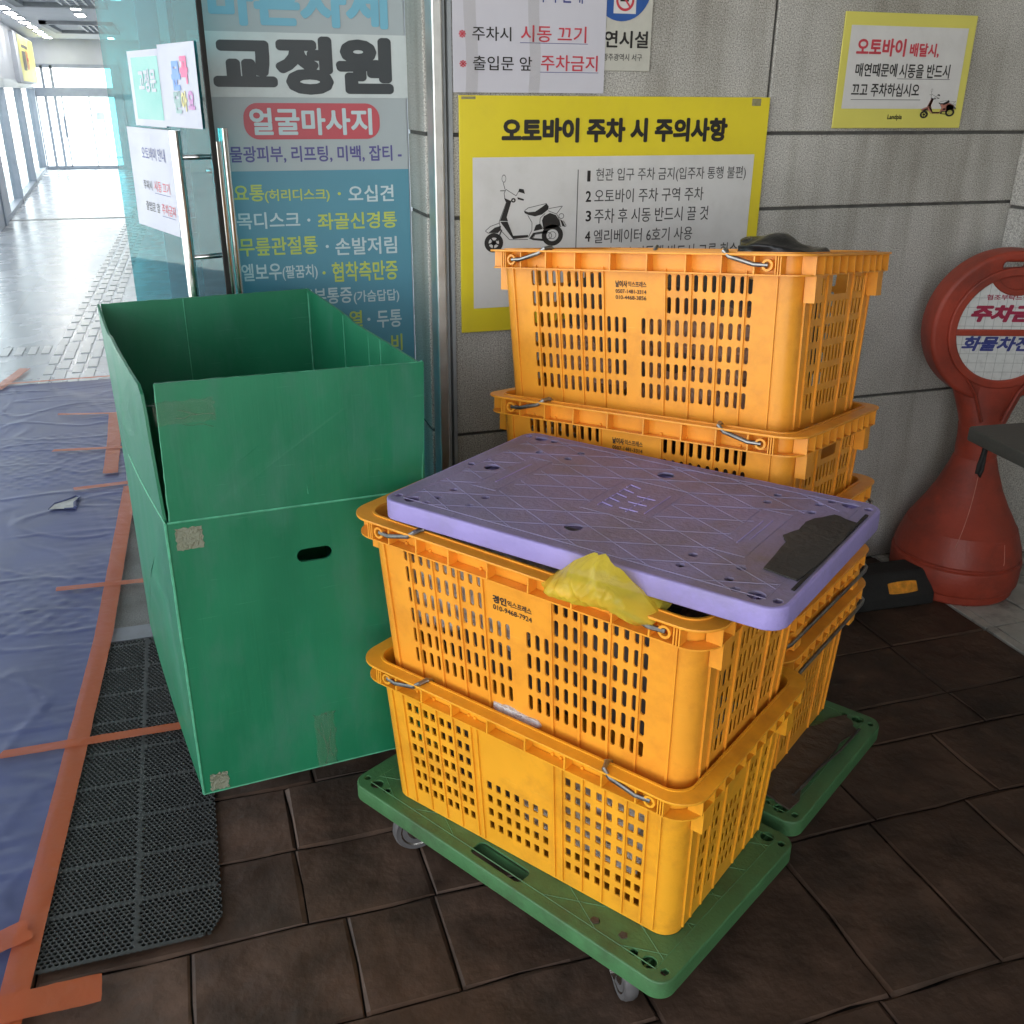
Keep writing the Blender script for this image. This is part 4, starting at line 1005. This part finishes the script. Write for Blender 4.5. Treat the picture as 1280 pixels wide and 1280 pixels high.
def crate(loc, yaw, pit, rol, style, inward, label, group, lines=None, col='crate'):
    t = thing('plastic_crate', loc, label=label, cat='crate', group=group)
    t.rotation_euler = (Matrix.Rotation(yaw, 3, 'Z') @ Matrix.Rotation(pit, 3, 'Y') @ Matrix.Rotation(rol, 3, 'X')).to_euler()
    add_mesh('basket', cmesh('basket_'+style+col, lambda: crate_shell(style), col), t)
    add_mesh('rim', cmesh('rim_'+col, crate_rim, col), t)
    for sx in (-1, 1):
        add_mesh('wire_handle', cmesh('bail_%d_%d' % (sx, inward), lambda: crate_bail(sx, inward), 'wire'), t)
    if lines:
        g = G()
        for s, u0, z0, u1, z1, bd in lines:
            put_text(g, s, u0, z0, u1, z1, lambda u, z: (u, -(half(z/CH)[1]+.0008), z), bold=bd)
        g.obj('lettering', 'ink', t, recalc=False)
    return t
A55 = R(-55)
GF = 'orange moving crates'
crate((.604, 1.430, ZD+.0012), R(-55.3), 0, 0, 'square', True, 'amber crate with small square holes, bottom of the front stack on the green dolly', GF, None, 'crate_y')
U1L = [('경인', -.048, .228, -.020, .243, .04), ('익스프레스', -.018, .2295, .030, .2415, .025), ('010-9468-7924', -.048, .215, .030, .2245, .016)]
crate((.603, 1.428, .462), R(-54.8), 0, 0, 'stadium', True, 'orange crate directly under the lavender deck, upper one of the front stack', GF, U1L)
R3L = [('날이사', -.040, .250, -.014, .263, .035), ('익스프레스', -.012, .251, .028, .262, .018), ('0507-1481-3314', -.040, .239, .028, .2465, .016), ('010-4468-3856', -.040, .2275, .028, .235, .016)]
crate((.955, 1.735, ZD+.0012), A55, 0, 0, 'stadium', False, 'lowest crate of the rear stack, standing directly on the rear dolly', GF)
crate((.952, 1.735, .243), A55, R(-.8), R(-1.2), 'stadium', False, 'crate nested just above the lowest one in the rear stack, bail swung out', GF)
crate((.947, 1.738, .391), A55, R(-2.4), R(-3.4), 'stadium', False, 'middle crate of the rear stack, its rim corner showing just above the lavender deck', GF)
crate((.939, 1.746, .549), R(-54.7), R(-3.6), R(-5.9), 'stadium', True, 'second crate from the top of the rear stack, half hidden behind the lavender deck', GF, R3L)
crate((.960, 1.800, .846), R(-55.5), R(-4.6), R(-5.8), 'stadium', True, 'topmost orange crate of the rear stack, in front of the yellow notice', GF, R3L)

# goods inside the crates
def goods(loc, yaw, dims, seed, mat, label, name='wrapped_bundle', cat='goods', amp=.03, rot=(0, 0), freq=9):
    o = lump(dims, seed, amp, 16, freq).obj(name, mat, smooth=True)
    o.location = loc; o.rotation_euler = (rot[0], rot[1], yaw); return tag(o, label, cat)
def inside(base, yaw, x, y, z): 
    return (base[0]+x*math.cos(yaw)-y*math.sin(yaw), base[1]+x*math.sin(yaw)+y*math.cos(yaw), base[2]+z)
B1o, U1o, R3o, R2o = (.604, 1.43, ZD), (.603, 1.428, .462), (.96, 1.80, .846), (.939, 1.746, .549)
goods(inside(B1o, A55, .12, -.10, .16), A55, (.24, .13, .2), 1, 'bag_w', 'white plastic wrapped goods behind the square holes of the bottom front crate')
goods(inside(B1o, A55, -.02, .02, .13), A55, (.48, .28, .24), 2, 'bag_d', 'dark goods low in the left half of the bottom front crate', 'dark_bundle')
goods(inside(U1o, A55, -.15, -.105, .20), A55, (.26, .12, .17), 3, 'bag_w', 'pale plastic bags behind the left slots of the crate under the deck')
goods(inside(U1o, A55, .0, .0, .12), A55, (.49, .27, .22), 4, 'bag_d', 'dark goods at mid height in the crate under the deck', 'dark_bundle')
goods(inside(U1o, A55, .13, .03, .265), A55, (.22, .2, .11), 5, 'bag_k', 'black bag under the lavender deck, bulging above the crate rim', 'black_bundle')
goods(inside(U1o, A55, -.13, .05, .275), A55, (.26, .2, .10), 15, 'bag_w', 'clear plastic bundle holding up the left side of the lavender deck', 'wrapped_bundle')
goods(inside(R3o, A55, .10, -.07, .13), A55, (.28, .14, .2), 6, 'bag_b', 'pinkish brown wrapped goods behind the right slots of the topmost crate', amp=.035)
goods(inside(R3o, A55, -.15, -.065, .10), A55, (.2, .14, .16), 7, 'bag_b', 'pinkish brown wrapped goods low behind the left slots of the topmost crate', amp=.03)
goods(inside(R3o, A55, .0, .02, .15), A55, (.49, .28, .23), 8, 'bag_d', 'dark goods high at the back of the topmost crate', 'dark_bundle')
goods(inside(R2o, A55, .0, 0, .13), A55, (.5, .26, .2), 9, 'bag_d', 'dark goods filling the crate below the topmost one', 'dark_bundle')
o = goods(inside(R3o, A55, .165, .07, .312), A55, (.15, .11, .05), 10, 'bag_k', 'black plastic bag peeking over the rim of the topmost crate', 'black_bag', 'bag')
goods(inside(B1o, A55, .245, -.02, .285), A55, (.07, .26, .05), 11, 'bag_w', 'grey plastic wrap squeezed out at the right end of the bottom front crate', 'plastic_wrap', 'wrap', .02)
goods(inside(B1o, A55, -.01, -.182, .312), A55, (.10, .022, .02), 12, 'bag_w', 'scrap of clear plastic on the rim between the two front crates', 'plastic_scrap', 'wrap', .008, freq=25)

# ------------------------------------------------------------------ lavender deck
dp = thing('platform_deck', (.650, 1.366, .0), label='lavender plastic dolly deck lying on the upper front crate', cat='dolly')
dp.rotation_euler = (Matrix.Rotation(R(-53.6), 3, 'Z') @ Matrix.Rotation(R(-.9), 3, 'Y')).to_euler(); dp.location = (.650, 1.366, .797)
PL, PW, PZ = .70, .44, .034
deck_geo(dp, 'deck_p', PL, PW, .034, PZ, False, None, [(-.288, .008), (-.019, -.14), (-.009, .15)],
         [(-.264, .125), (-.195, .165), (-.199, .125), (-.33, .001), (-.274, -.121), (-.274, -.165), (-.207, -.119), (-.207, -.163), (.179, -.126), (.179, -.168), (.255, -.128), (.255, -.17), (.191, .17), (.188, .131), (.262, .168), (.264, .129)])
ridges(dp, 'deck_p', PL, PW, PZ, .062, [(-.262, -.085, -.212, .092), (-.055, -.065, .062, .095), (.192, -.092, .244, .098), (.25, -.13, .35, .16)], .0006, .0009)
g = G(); e = .0012
for k in range(5):
    y = -.05+k*.024; g.tube([(-.035, y+.01, PZ+.0005), (-.035, y+.024, PZ+.0005), (-.012, y+.017, PZ+.0005)], e, 5)
for y0, s in ((-.03, 1), (.0, 1), (.03, 1)):
    g.tube([(.0, y0, PZ), (.034, y0, PZ)], e, 5); g.tube([(.017, y0-.01, PZ), (.017, y0+.012, PZ)], e, 5)
for x, y0, y1 in ((.046, -.03, .06), (-.237, -.05, .06), (.214, -.05, .05), (.226, -.03, .06)): g.tube([(x, y0, PZ), (x, y1, PZ)], e, 5)
g.obj('moulded_emblem', 'deck_p', dp)
patch(dp, 'grip_mat', 'grip', torn([(.282, -.115), (.335, -.125), (.342, -.05), (.340, .12), (.30, .135), (.274, .09), (.272, .045), (.262, .01), (.275, -.01)], 4, .0035, 5), PZ+.0004, .0022, 4, .0004)
g = G(); g.box(.338, -.155, PZ+.0002, .343, .165, PZ+.002); g.obj('grip_edge', 'rubber', dp)

# ------------------------------------------------------------------ yellow plastic bag over the rim
def bag_geo():
    g = G(); yaw = A55; o = Vector((.603, 1.428, 0)); u = Vector((math.cos(yaw), math.sin(yaw), 0)); v = Vector((-math.sin(yaw), math.cos(yaw), 0))
    top = [(.070, .776), (.098, .800), (.135, .836), (.168, .857), (.188, .862), (.208, .846), (.232, .815), (.262, .772)]
    bot = [(.066, .772), (.088, .757), (.120, .757), (.150, .763), (.178, .766), (.202, .760), (.230, .752), (.258, .762)]
    def lerp(L, a):
        s = a*(len(L)-1); i = min(int(s), len(L)-2); f = s-i; f = f*f*(3-2*f)*.5+f*.5
        return (L[i][0]+(L[i+1][0]-L[i][0])*f, L[i][1]+(L[i+1][1]-L[i][1])*f)
    def P(a, b):
        t, q = lerp(top, a), lerp(bot, a)
        uu = t[0]+(q[0]-t[0])*b; z = t[1]+(q[1]-t[1])*b
        out = .222 + .075*math.sin(math.pi*min(1, .18+b*.82))*math.sin(math.pi*(.08+.84*a)) - .02*(1-b)
        n = noise.noise(Vector((uu*22, z*22, 1)))*.016 + (.5-abs(noise.noise(Vector((uu*42+z*18, z*14, 4)))))*.018 + (.5-abs(noise.noise(Vector((uu*90-z*50, z*35, 7)))))*.006
        p = o + u*uu - v*(out+n*math.sin(math.pi*min(1, max(0, a)))) + Vector((0, 0, z))
        return p
    def Q(a, b):       # inner film running back under the deck
        p = P(a, 0); back = .05*b
        return tuple(p + v*back - Vector((0, 0, 1))*(b*(p.z-.785))*1.0 + Vector((0, 0, .004*noise.noise(Vector((a*9, b*9, 3))))))
    g.grid(90, 54, lambda a, b: tuple(P(a, b))); g.grid(44, 8, Q)
    # loose fold near the handle
    g.grid(16, 14, lambda a, b: tuple(o + u*(.222+.034*a) - v*(.212+.014*math.sin(a*3)+.01*noise.noise(Vector((a*4, b*4, 8)))-.05*b) + Vector((0, 0, .765+.045*math.sin(math.pi*b*.7+.5)*(1-.5*a)))))
    return g
o = bag_geo().obj('yellow_bag', 'bag_y', smooth=True, recalc=False); tag(o, 'translucent yellow plastic bag spilling over the rim beside the lavender deck', 'bag')

# ------------------------------------------------------------------ tall green box
bx = thing('green_box', (-.09, 1.676, .17), label='tall open green corrugated plastic box with raised flaps and a hand hole', cat='box')
A = Vector((0, 0)); B = Vector((.469, .036)); C = Vector((.367, .798)); D = Vector((-.112, .745))
ZF, ZT = .586, .835
def wallpoly(name, P, Q, polys, th=.005, bow=0, mat='box', lean=0, z0=0, res=True):
    """polys in (s along P>Q in metres, z)"""
    d = (Q-P); L = d.length; d.normalize(); n = Vector((-d.y, d.x))     # n points into the box
    vs, fs = curve_mesh(polys, th/2)
    g = G()
    g.add(vs, fs)
    me = bpy.data.meshes.new(name); me.from_pydata(g.v, [], g.f)
    b = bmesh.new(); b.from_mesh(me)
    if bow or lean:
        bmesh.ops.triangulate(b, faces=b.faces)
        for _ in range(2): bmesh.ops.subdivide_edges(b, edges=[e for e in b.edges if e.calc_length() > .06], cuts=2)
    for v in b.verts:
        s, z, w_ = v.co
        k = math.sin(math.pi*min(1, max(0, s/L)))
        o_ = -bow*k*math.sin(math.pi*min(1, max(0, .1+z/ZT*.8))) - lean*max(0, z-ZF)/(ZT-ZF) + .0015*noise.noise(Vector((s*6, z*6, L)))
        p = P + d*s + n*(w_+th/2+o_); v.co = (p.x, p.y, z)
    bmesh.ops.recalc_face_normals(b, faces=b.faces); b.to_mesh(me); b.free()
    return link(name, me, mat, bx, smooth=bool(bow), sharp=35)
LF = (B-A).length; LS = (C-B).length; LL = (A-D).length; LB = (D-C).length
def rag(x0, z0, x1, z1, n, amp, seed):
    return [(x0+(x1-x0)*k/n+(amp*.3*noise.noise(Vector((k*1.3, seed, 1)))), z0+(z1-z0)*k/n+amp*noise.noise(Vector((k*1.7, seed, 5)))) for k in range(n+1)]
front = wallpoly('front_panel', A, B, [[(.0, 0), (LF, .004), (LF, ZF), (0, ZF)], rrect(.222, .470, .288, .497, .0132, 6)])
wallpoly('front_flap', A, B, [[(.008, ZF+.0015), (LF+.004, ZF-.003)] + rag(LF+.008, ZT-.002, .014, ZT+.003, 40, .0022, 2)], lean=.004)
wallpoly('side_panel', B, C, [[(.006, 0), (LS, 0), (LS, ZF), (.006, ZF)]], bow=.006)
wallpoly('side_flap', B, C, [[(.0065, ZF+.001), (LS, ZF+.001)] + rag(LS, ZT+.003, .42, ZT-.004, 14, .002, 3) + rag(.40, ZT-.008, .0, ZT-.001, 14, .002, 4)], bow=.006)
wallpoly('back_panel', C, D, [[(.006, 0), (LB-.006, 0), (LB-.006, ZF), (.006, ZF)]])
wallpoly('back_flap', C, D, [[(.006, ZF+.001), (LB-.006, ZF+.001)] + rag(LB-.002, ZT, .0, ZT+.002, 26, .0022, 6)], lean=.004)
wallpoly('side_panel', D, A, [[(.0, 0), (LL-.006, 0), (LL-.006, ZF), (.0, ZF)]], bow=.014)
wallpoly('side_flap', D, A, [[(.0, ZF+.001), (LL-.012, ZF+.001), (LL-.02, .70), (LL-.030, ZT-.055), (LL-.04, ZT-.025)] + rag(LL-.06, ZT-.012, .30, ZT-.012, 14, .003, 7) + rag(.24, ZT-.02, .0, ZT, 10, .003, 8)], bow=.014, lean=.006)
g = G(); g.add([(A.x+.003, A.y+.003, .003), (B.x-.003, B.y+.003, .003), (C.x-.003, C.y-.003, .003), (D.x+.003, D.y-.003, .003)], [[0, 1, 2, 3]]); g.obj('floor_panel', 'box', bx)
# worn creases and corner edges
fd = (B-A).normalized(); fnn = Vector((-fd.y, fd.x))
def onf(s, z, o=.0): p = A+fd*s-fnn*o; return (p.x, p.y, z)
g = G()
def crs(pts, r=.0018):
    P = []
    for (a, b), (c, d) in zip(pts, pts[1:]): P += [(a+(c-a)*k/8+.0012*noise.noise(Vector((a*50+k, b*9, 1))), b+(d-b)*k/8) for k in range(8)]
    P.append(pts[-1]); g.tube([onf(s, z, .0) for s, z in P], r, 5)
crs([(.004, ZF), (LF*.5, ZF-.0012), (LF, ZF-.0028)], .0022); crs([(.0, .002), (.0, .3), (.0, ZF)], .0028)
crs([(.0, .0005), (LF*.6, .0025), (LF, .004)], .0016)
crs([(.238, ZT-.01), (.243, .72), (.252, ZF+.02)], .0009); crs([(.10, .74), (.101, ZF+.03)], .0006)
crs([(LF, ZF), (LF+.003, .7), (LF+.005, ZT)], .0016); crs([(.008, ZF+.004), (.011, .72), (.014, ZT)], .0014)
crs([(.012, ZT+.0), (.2, ZT), (LF+.006, ZT-.003)], .0013)
g.obj('worn_crease', 'crease', bx)
ld = (A-D).normalized(); 
g = G()
for z, a, b, r in ((ZF, .35, LL, .0016), ):
    P = []
    for k in range(17):
        s = a+(b-a)*k/16; kk = math.sin(math.pi*s/LL); ln = Vector((-ld.y, ld.x)); p = D+ld*s-ln*(.014*kk*math.sin(math.pi*(.1+z/ZT*.8))); P.append((p.x, p.y, z))
    g.tube(P, r, 5)
g.obj('worn_crease', 'crease', bx)
# light inner creases of the back and right walls
g = G()
bd = (C-B).normalized(); bn = Vector((-bd.y, bd.x))
for s in (.21, .29, .47, LS-.012):
    p = B+bd*s+bn*(.0066-.006*math.sin(math.pi*s/LS)*.62); g.tube([(p.x, p.y, .45), (p.x, p.y, ZT-.006)], .0009 if s < .7 else .002, 5)
cd = (D-C).normalized(); cn = Vector((-cd.y, cd.x)); p = C+cd*.30+cn*.0062; g.tube([(p.x, p.y, .62), (p.x, p.y, ZT)], .001, 5)
g.obj('worn_crease', 'crease', bx)
def tpatch(s0, z0, s1, z1, mat, seed, amp=.004, wrap=0, o=.0012):
    g = G()
    def f(a, b):
        e = amp if (a in (0, 1) or b in (0, 1)) else 0
        s = s0+(s1-s0)*a+e*noise.noise(Vector((a*5, b*7, seed))); z = z0+(z1-z0)*b+e*noise.noise(Vector((a*7, b*5, seed+9)))
        return onf(s, z, o+.0008*noise.noise(Vector((s*90, z*90, seed)))+.0003)
    g.grid(14, 14, f); return g.obj('tape', mat, bx, smooth=True, recalc=False)
tpatch(.014, .532, .060, .574, 'tape_tan', 1); tpatch(.015, .006, .050, .044, 'tape_tan', 2, .005)
tpatch(.006, .766, .105, .806, 'tape_clear', 3, .005, o=.0052); tpatch(.228, .004, .268, .13, 'tape_clear', 4, .014); 
g = G()
for x0, z0, x1, z1, q in ((.045, .788, .105, .775, 1), (.04, .775, .075, .779, 2), (.05, .765, .10, .757, 3), (.232, .10, .262, .02, 4), (.24, .11, .25, .03, 5), (.26, .09, .245, .01, 6)):
    g.tube([onf(x0+(x1-x0)*k/6, z0+(z1-z0)*k/6+.002*math.sin(k*1.3+q), .0065 if z0 > .5 else .002) for k in range(7)], .0008, 5)
g.obj('tape_wrinkle', 'tape_clear', bx)

# ------------------------------------------------------------------ red plastic parking stand
rs = thing('sign_stand', (2.249, 2.274, 0), (0, 0, R(-18.1)), 'red plastic no parking stand with a round white face, against the granite wall', 'sign stand')
g = G()
prof = [(.0, .0), (.176, .0), (.183, .008), (.186, .03), (.190, .034), (.193, .04), (.195, .105), (.193, .112), (.186, .116), (.186, .122), (.190, .128), (.186, .15), (.163, .215), (.160, .217), (.130, .27), (.128, .272), (.101, .326), (.099, .329), (.076, .39), (.074, .393), (.063, .432), (.060, .437), (.062, .46), (.062, .50), (.066, .535), (0, .535)]
g.lathe(prof, 48); g.obj('base', 'red', rs, smooth=True, sharp=28)
g = G()
for a0, a1, z0, z1 in ((-2.05, -1.75, .19, .40), (-1.2, -1.15, .14, .2)):
    P = []
    for k in range(9):
        z = z0+(z1-z0)*k/8; a = a0+(a1-a0)*k/8
        rr = next(r1+(r2-r1)*(z-q1)/(q2-q1) for (r1, q1), (r2, q2) in zip(prof, prof[1:]) if q1 <= z <= q2 and q2 > q1)
        P.append((rr*math.cos(a), rr*math.sin(a), z))
    g.tube(P, .0011, 5)
g.obj('scrape', 'peach', rs)
g = G()     # flaring neck, oval in plan
lv = [(.060, .060, .50), (.066, .058, .54), (.080, .055, .58), (.100, .052, .63), (.125, .048, .68), (.155, .044, .73)]
n = 28; V = []
for a, b, z in lv: V += [(a*math.cos(2*math.pi*k/n), b*math.sin(2*math.pi*k/n), z) for k in range(n)]
g.add(V, [[i*n+k, i*n+(k+1) % n, (i+1)*n+(k+1) % n, (i+1)*n+k] for i in range(len(lv)-1) for k in range(n)])
for s in (-1, 1): g.tube([(s*.03, -.058, .56), (s*.062, -.052, .645), (s*.10, -.046, .70)], .005, 6)
g.obj('neck', 'red', rs, smooth=True, sharp=60)
CZ = .838
def discpoly(r, n=56): return [(r*math.sin(2*math.pi*k/n), CZ+r*math.cos(2*math.pi*k/n)) for k in range(n)]
g = G(); vs, fs = curve_mesh([discpoly(.209), rrect(-.057, .990, .057, 1.037, .02)], .034, .011, 4); g.add(vs, fs, lambda x, y, z: (x, -z, y))
g.obj('head', 'red', rs, smooth=True, sharp=40)
g = G(); vs, fs = curve_mesh([discpoly(.172), discpoly(.156)], .006, .004, 2); g.add(vs, fs, lambda x, y, z: (x, -.046-z, y))
vs, fs = curve_mesh([rect(-.156, CZ-.017, .156, CZ-.004)], .004, .003, 2); g.add(vs, fs, lambda x, y, z: (x, -.046-z, y)); g.obj('face_ring', 'red', rs, smooth=True, sharp=40)
# white faces
def arc(r, a0, a1, n, cx=0, cz=CZ): return [(cx+r*math.sin(R(a0+(a1-a0)*k/n)), cz+r*math.cos(R(a0+(a1-a0)*k/n))) for k in range(n+1)]
up = arc(.156, -91.5, -30, 20) + arc(.088, 234, 126, 16, 0, 1.0245) + arc(.156, 30, 91.5, 20)
lo = arc(.156, 97, 263, 40)
g = G()
for poly in (up, lo): g.add([(x, -.0475, z) for x, z in poly], [list(range(len(poly)))])
g.obj('white_face', 'sheet', rs, recalc=False)
g = G(); vs, fs = curve_mesh([arc(.088, 240, 120, 16, 0, 1.0245)+arc(.076, 120, 240, 16, 0, 1.0245)], .004, .003, 2); g.add(vs, fs, lambda x, y, z: (x, -.046-z, y)); g.obj('handle_rim', 'red', rs, smooth=True, sharp=40)
g = G()
for k in range(-6, 7):
    x = k*.027+.006; h = math.sqrt(max(0, .153**2-x*x)); sh = .12
    for z0, z1 in ((CZ-h, CZ-.019), (CZ-.002, min(CZ+h, 1.0245-math.sqrt(max(0, .09**2-x*x)) if abs(x) < .085 else 9))):
        if z1-z0 > .01: g.add([(x-.0005, -.0479, z0), (x+.0005, -.0479, z0), (x+.0005, -.0479, z1), (x-.0005, -.0479, z1)], [[0, 1, 2, 3]])
for k in range(-5, 6):
    z = CZ+k*.027+.008; h = math.sqrt(max(0, .153**2-(z-CZ)**2))
    if z < .935 and abs(z-CZ+.01) > .012 and h > .02: g.add([(-h, -.0479, z-.0005), (h, -.0479, z-.0005), (h, -.0479, z+.0005), (-h, -.0479, z+.0005)], [[0, 1, 2, 3]])
g.obj('sheet_seam', 'gridline', rs, recalc=False)
fr = lambda u, v: (u, -.0484, v)
letters(rs, 'ink_m', fr, [('협조부탁드립니다', -.082, .921, .082, .937)], .02)
letters(rs, 'ink_m', fr, [('주차금지', -.118, .858, .122, .908)], .06, .22)
letters(rs, 'ink_n', fr, [('화물차전용', -.128, .773, .128, .817)], .04, .22)

# wheel stop
ws = thing('wheel_stop', (1.86, 2.245, 0), (0, 0, R(-3)), 'black rubber wheel stop with an amber patch, on the floor before the red stand', 'wheel stop')
g = G()
prof = [(-.075, 0), (.075, 0), (.075, .03), (.045, .105), (-.03, .105), (-.072, .035)]
V = [(x, y, z) for x in (-.5, .235) for y, z in prof]; n = len(prof)
g.add(V, [list(range(n))[::-1], [n+k for k in range(n)]]+[[k, (k+1) % n, n+(k+1) % n, n+k] for k in range(n)])
g.obj('body', 'rubber', ws, bevel=.008)
def wsp(u, t, o=.0016): # on the sloping front face
    y0, z0, y1, z1 = -.072, .035, -.03, .105; l = math.hypot(y1-y0, z1-z0); ny, nz = -(z1-z0)/l, (y1-y0)/l
    return (u, y0+(y1-y0)*t+ny*o, z0+(z1-z0)*t+nz*o)
g = G(); vs, fs = curve_mesh([rrect(.07, .22, .165, .62, .02, 5)], .0015, .0006, 1)
vs, fs = curve_mesh([[(x, y*.08) for x, y in rrect(.075, .15, .175, .62, .055, 5)]], .001)
g.add(vs, fs, lambda u, t, z: wsp(u, t/.08, .0014+z)); g.obj('amber_patch', 'reflector', ws)
# grey table corner with strap
tb = thing('side_table', (1.80, 1.857, 0), (0, 0, R(-5.0)), 'dark grey table corner with a black strap loop, cut off by the right edge', 'table')
g = G(); vs, fs = curve_mesh([rrect(0, -.85, .62, 0, .012, 5)], .013, .004, 2); g.add(vs, fs, lambda x, y, z: (x, y, z+.683)); g.obj('table_top', 'board', tb, smooth=True, sharp=35)
for x, y in ((.50, -.12), (.50, -.75)):
    g = G(); g.box(x-.02, y-.02, 0, x+.02, y+.02, .666); g.obj('leg', 'dark_metal', tb, bevel=.003)
g = G(); g.tube([(.028, -.035, .672), (.024, -.040, .645), (.016, -.043, .615), (.012, -.046, .592), (.018, -.048, .585), (.024, -.046, .600), (.028, -.040, .640), (.034, -.034, .672)], .0052, 8); g.obj('strap', 'rubber', tb, smooth=True)
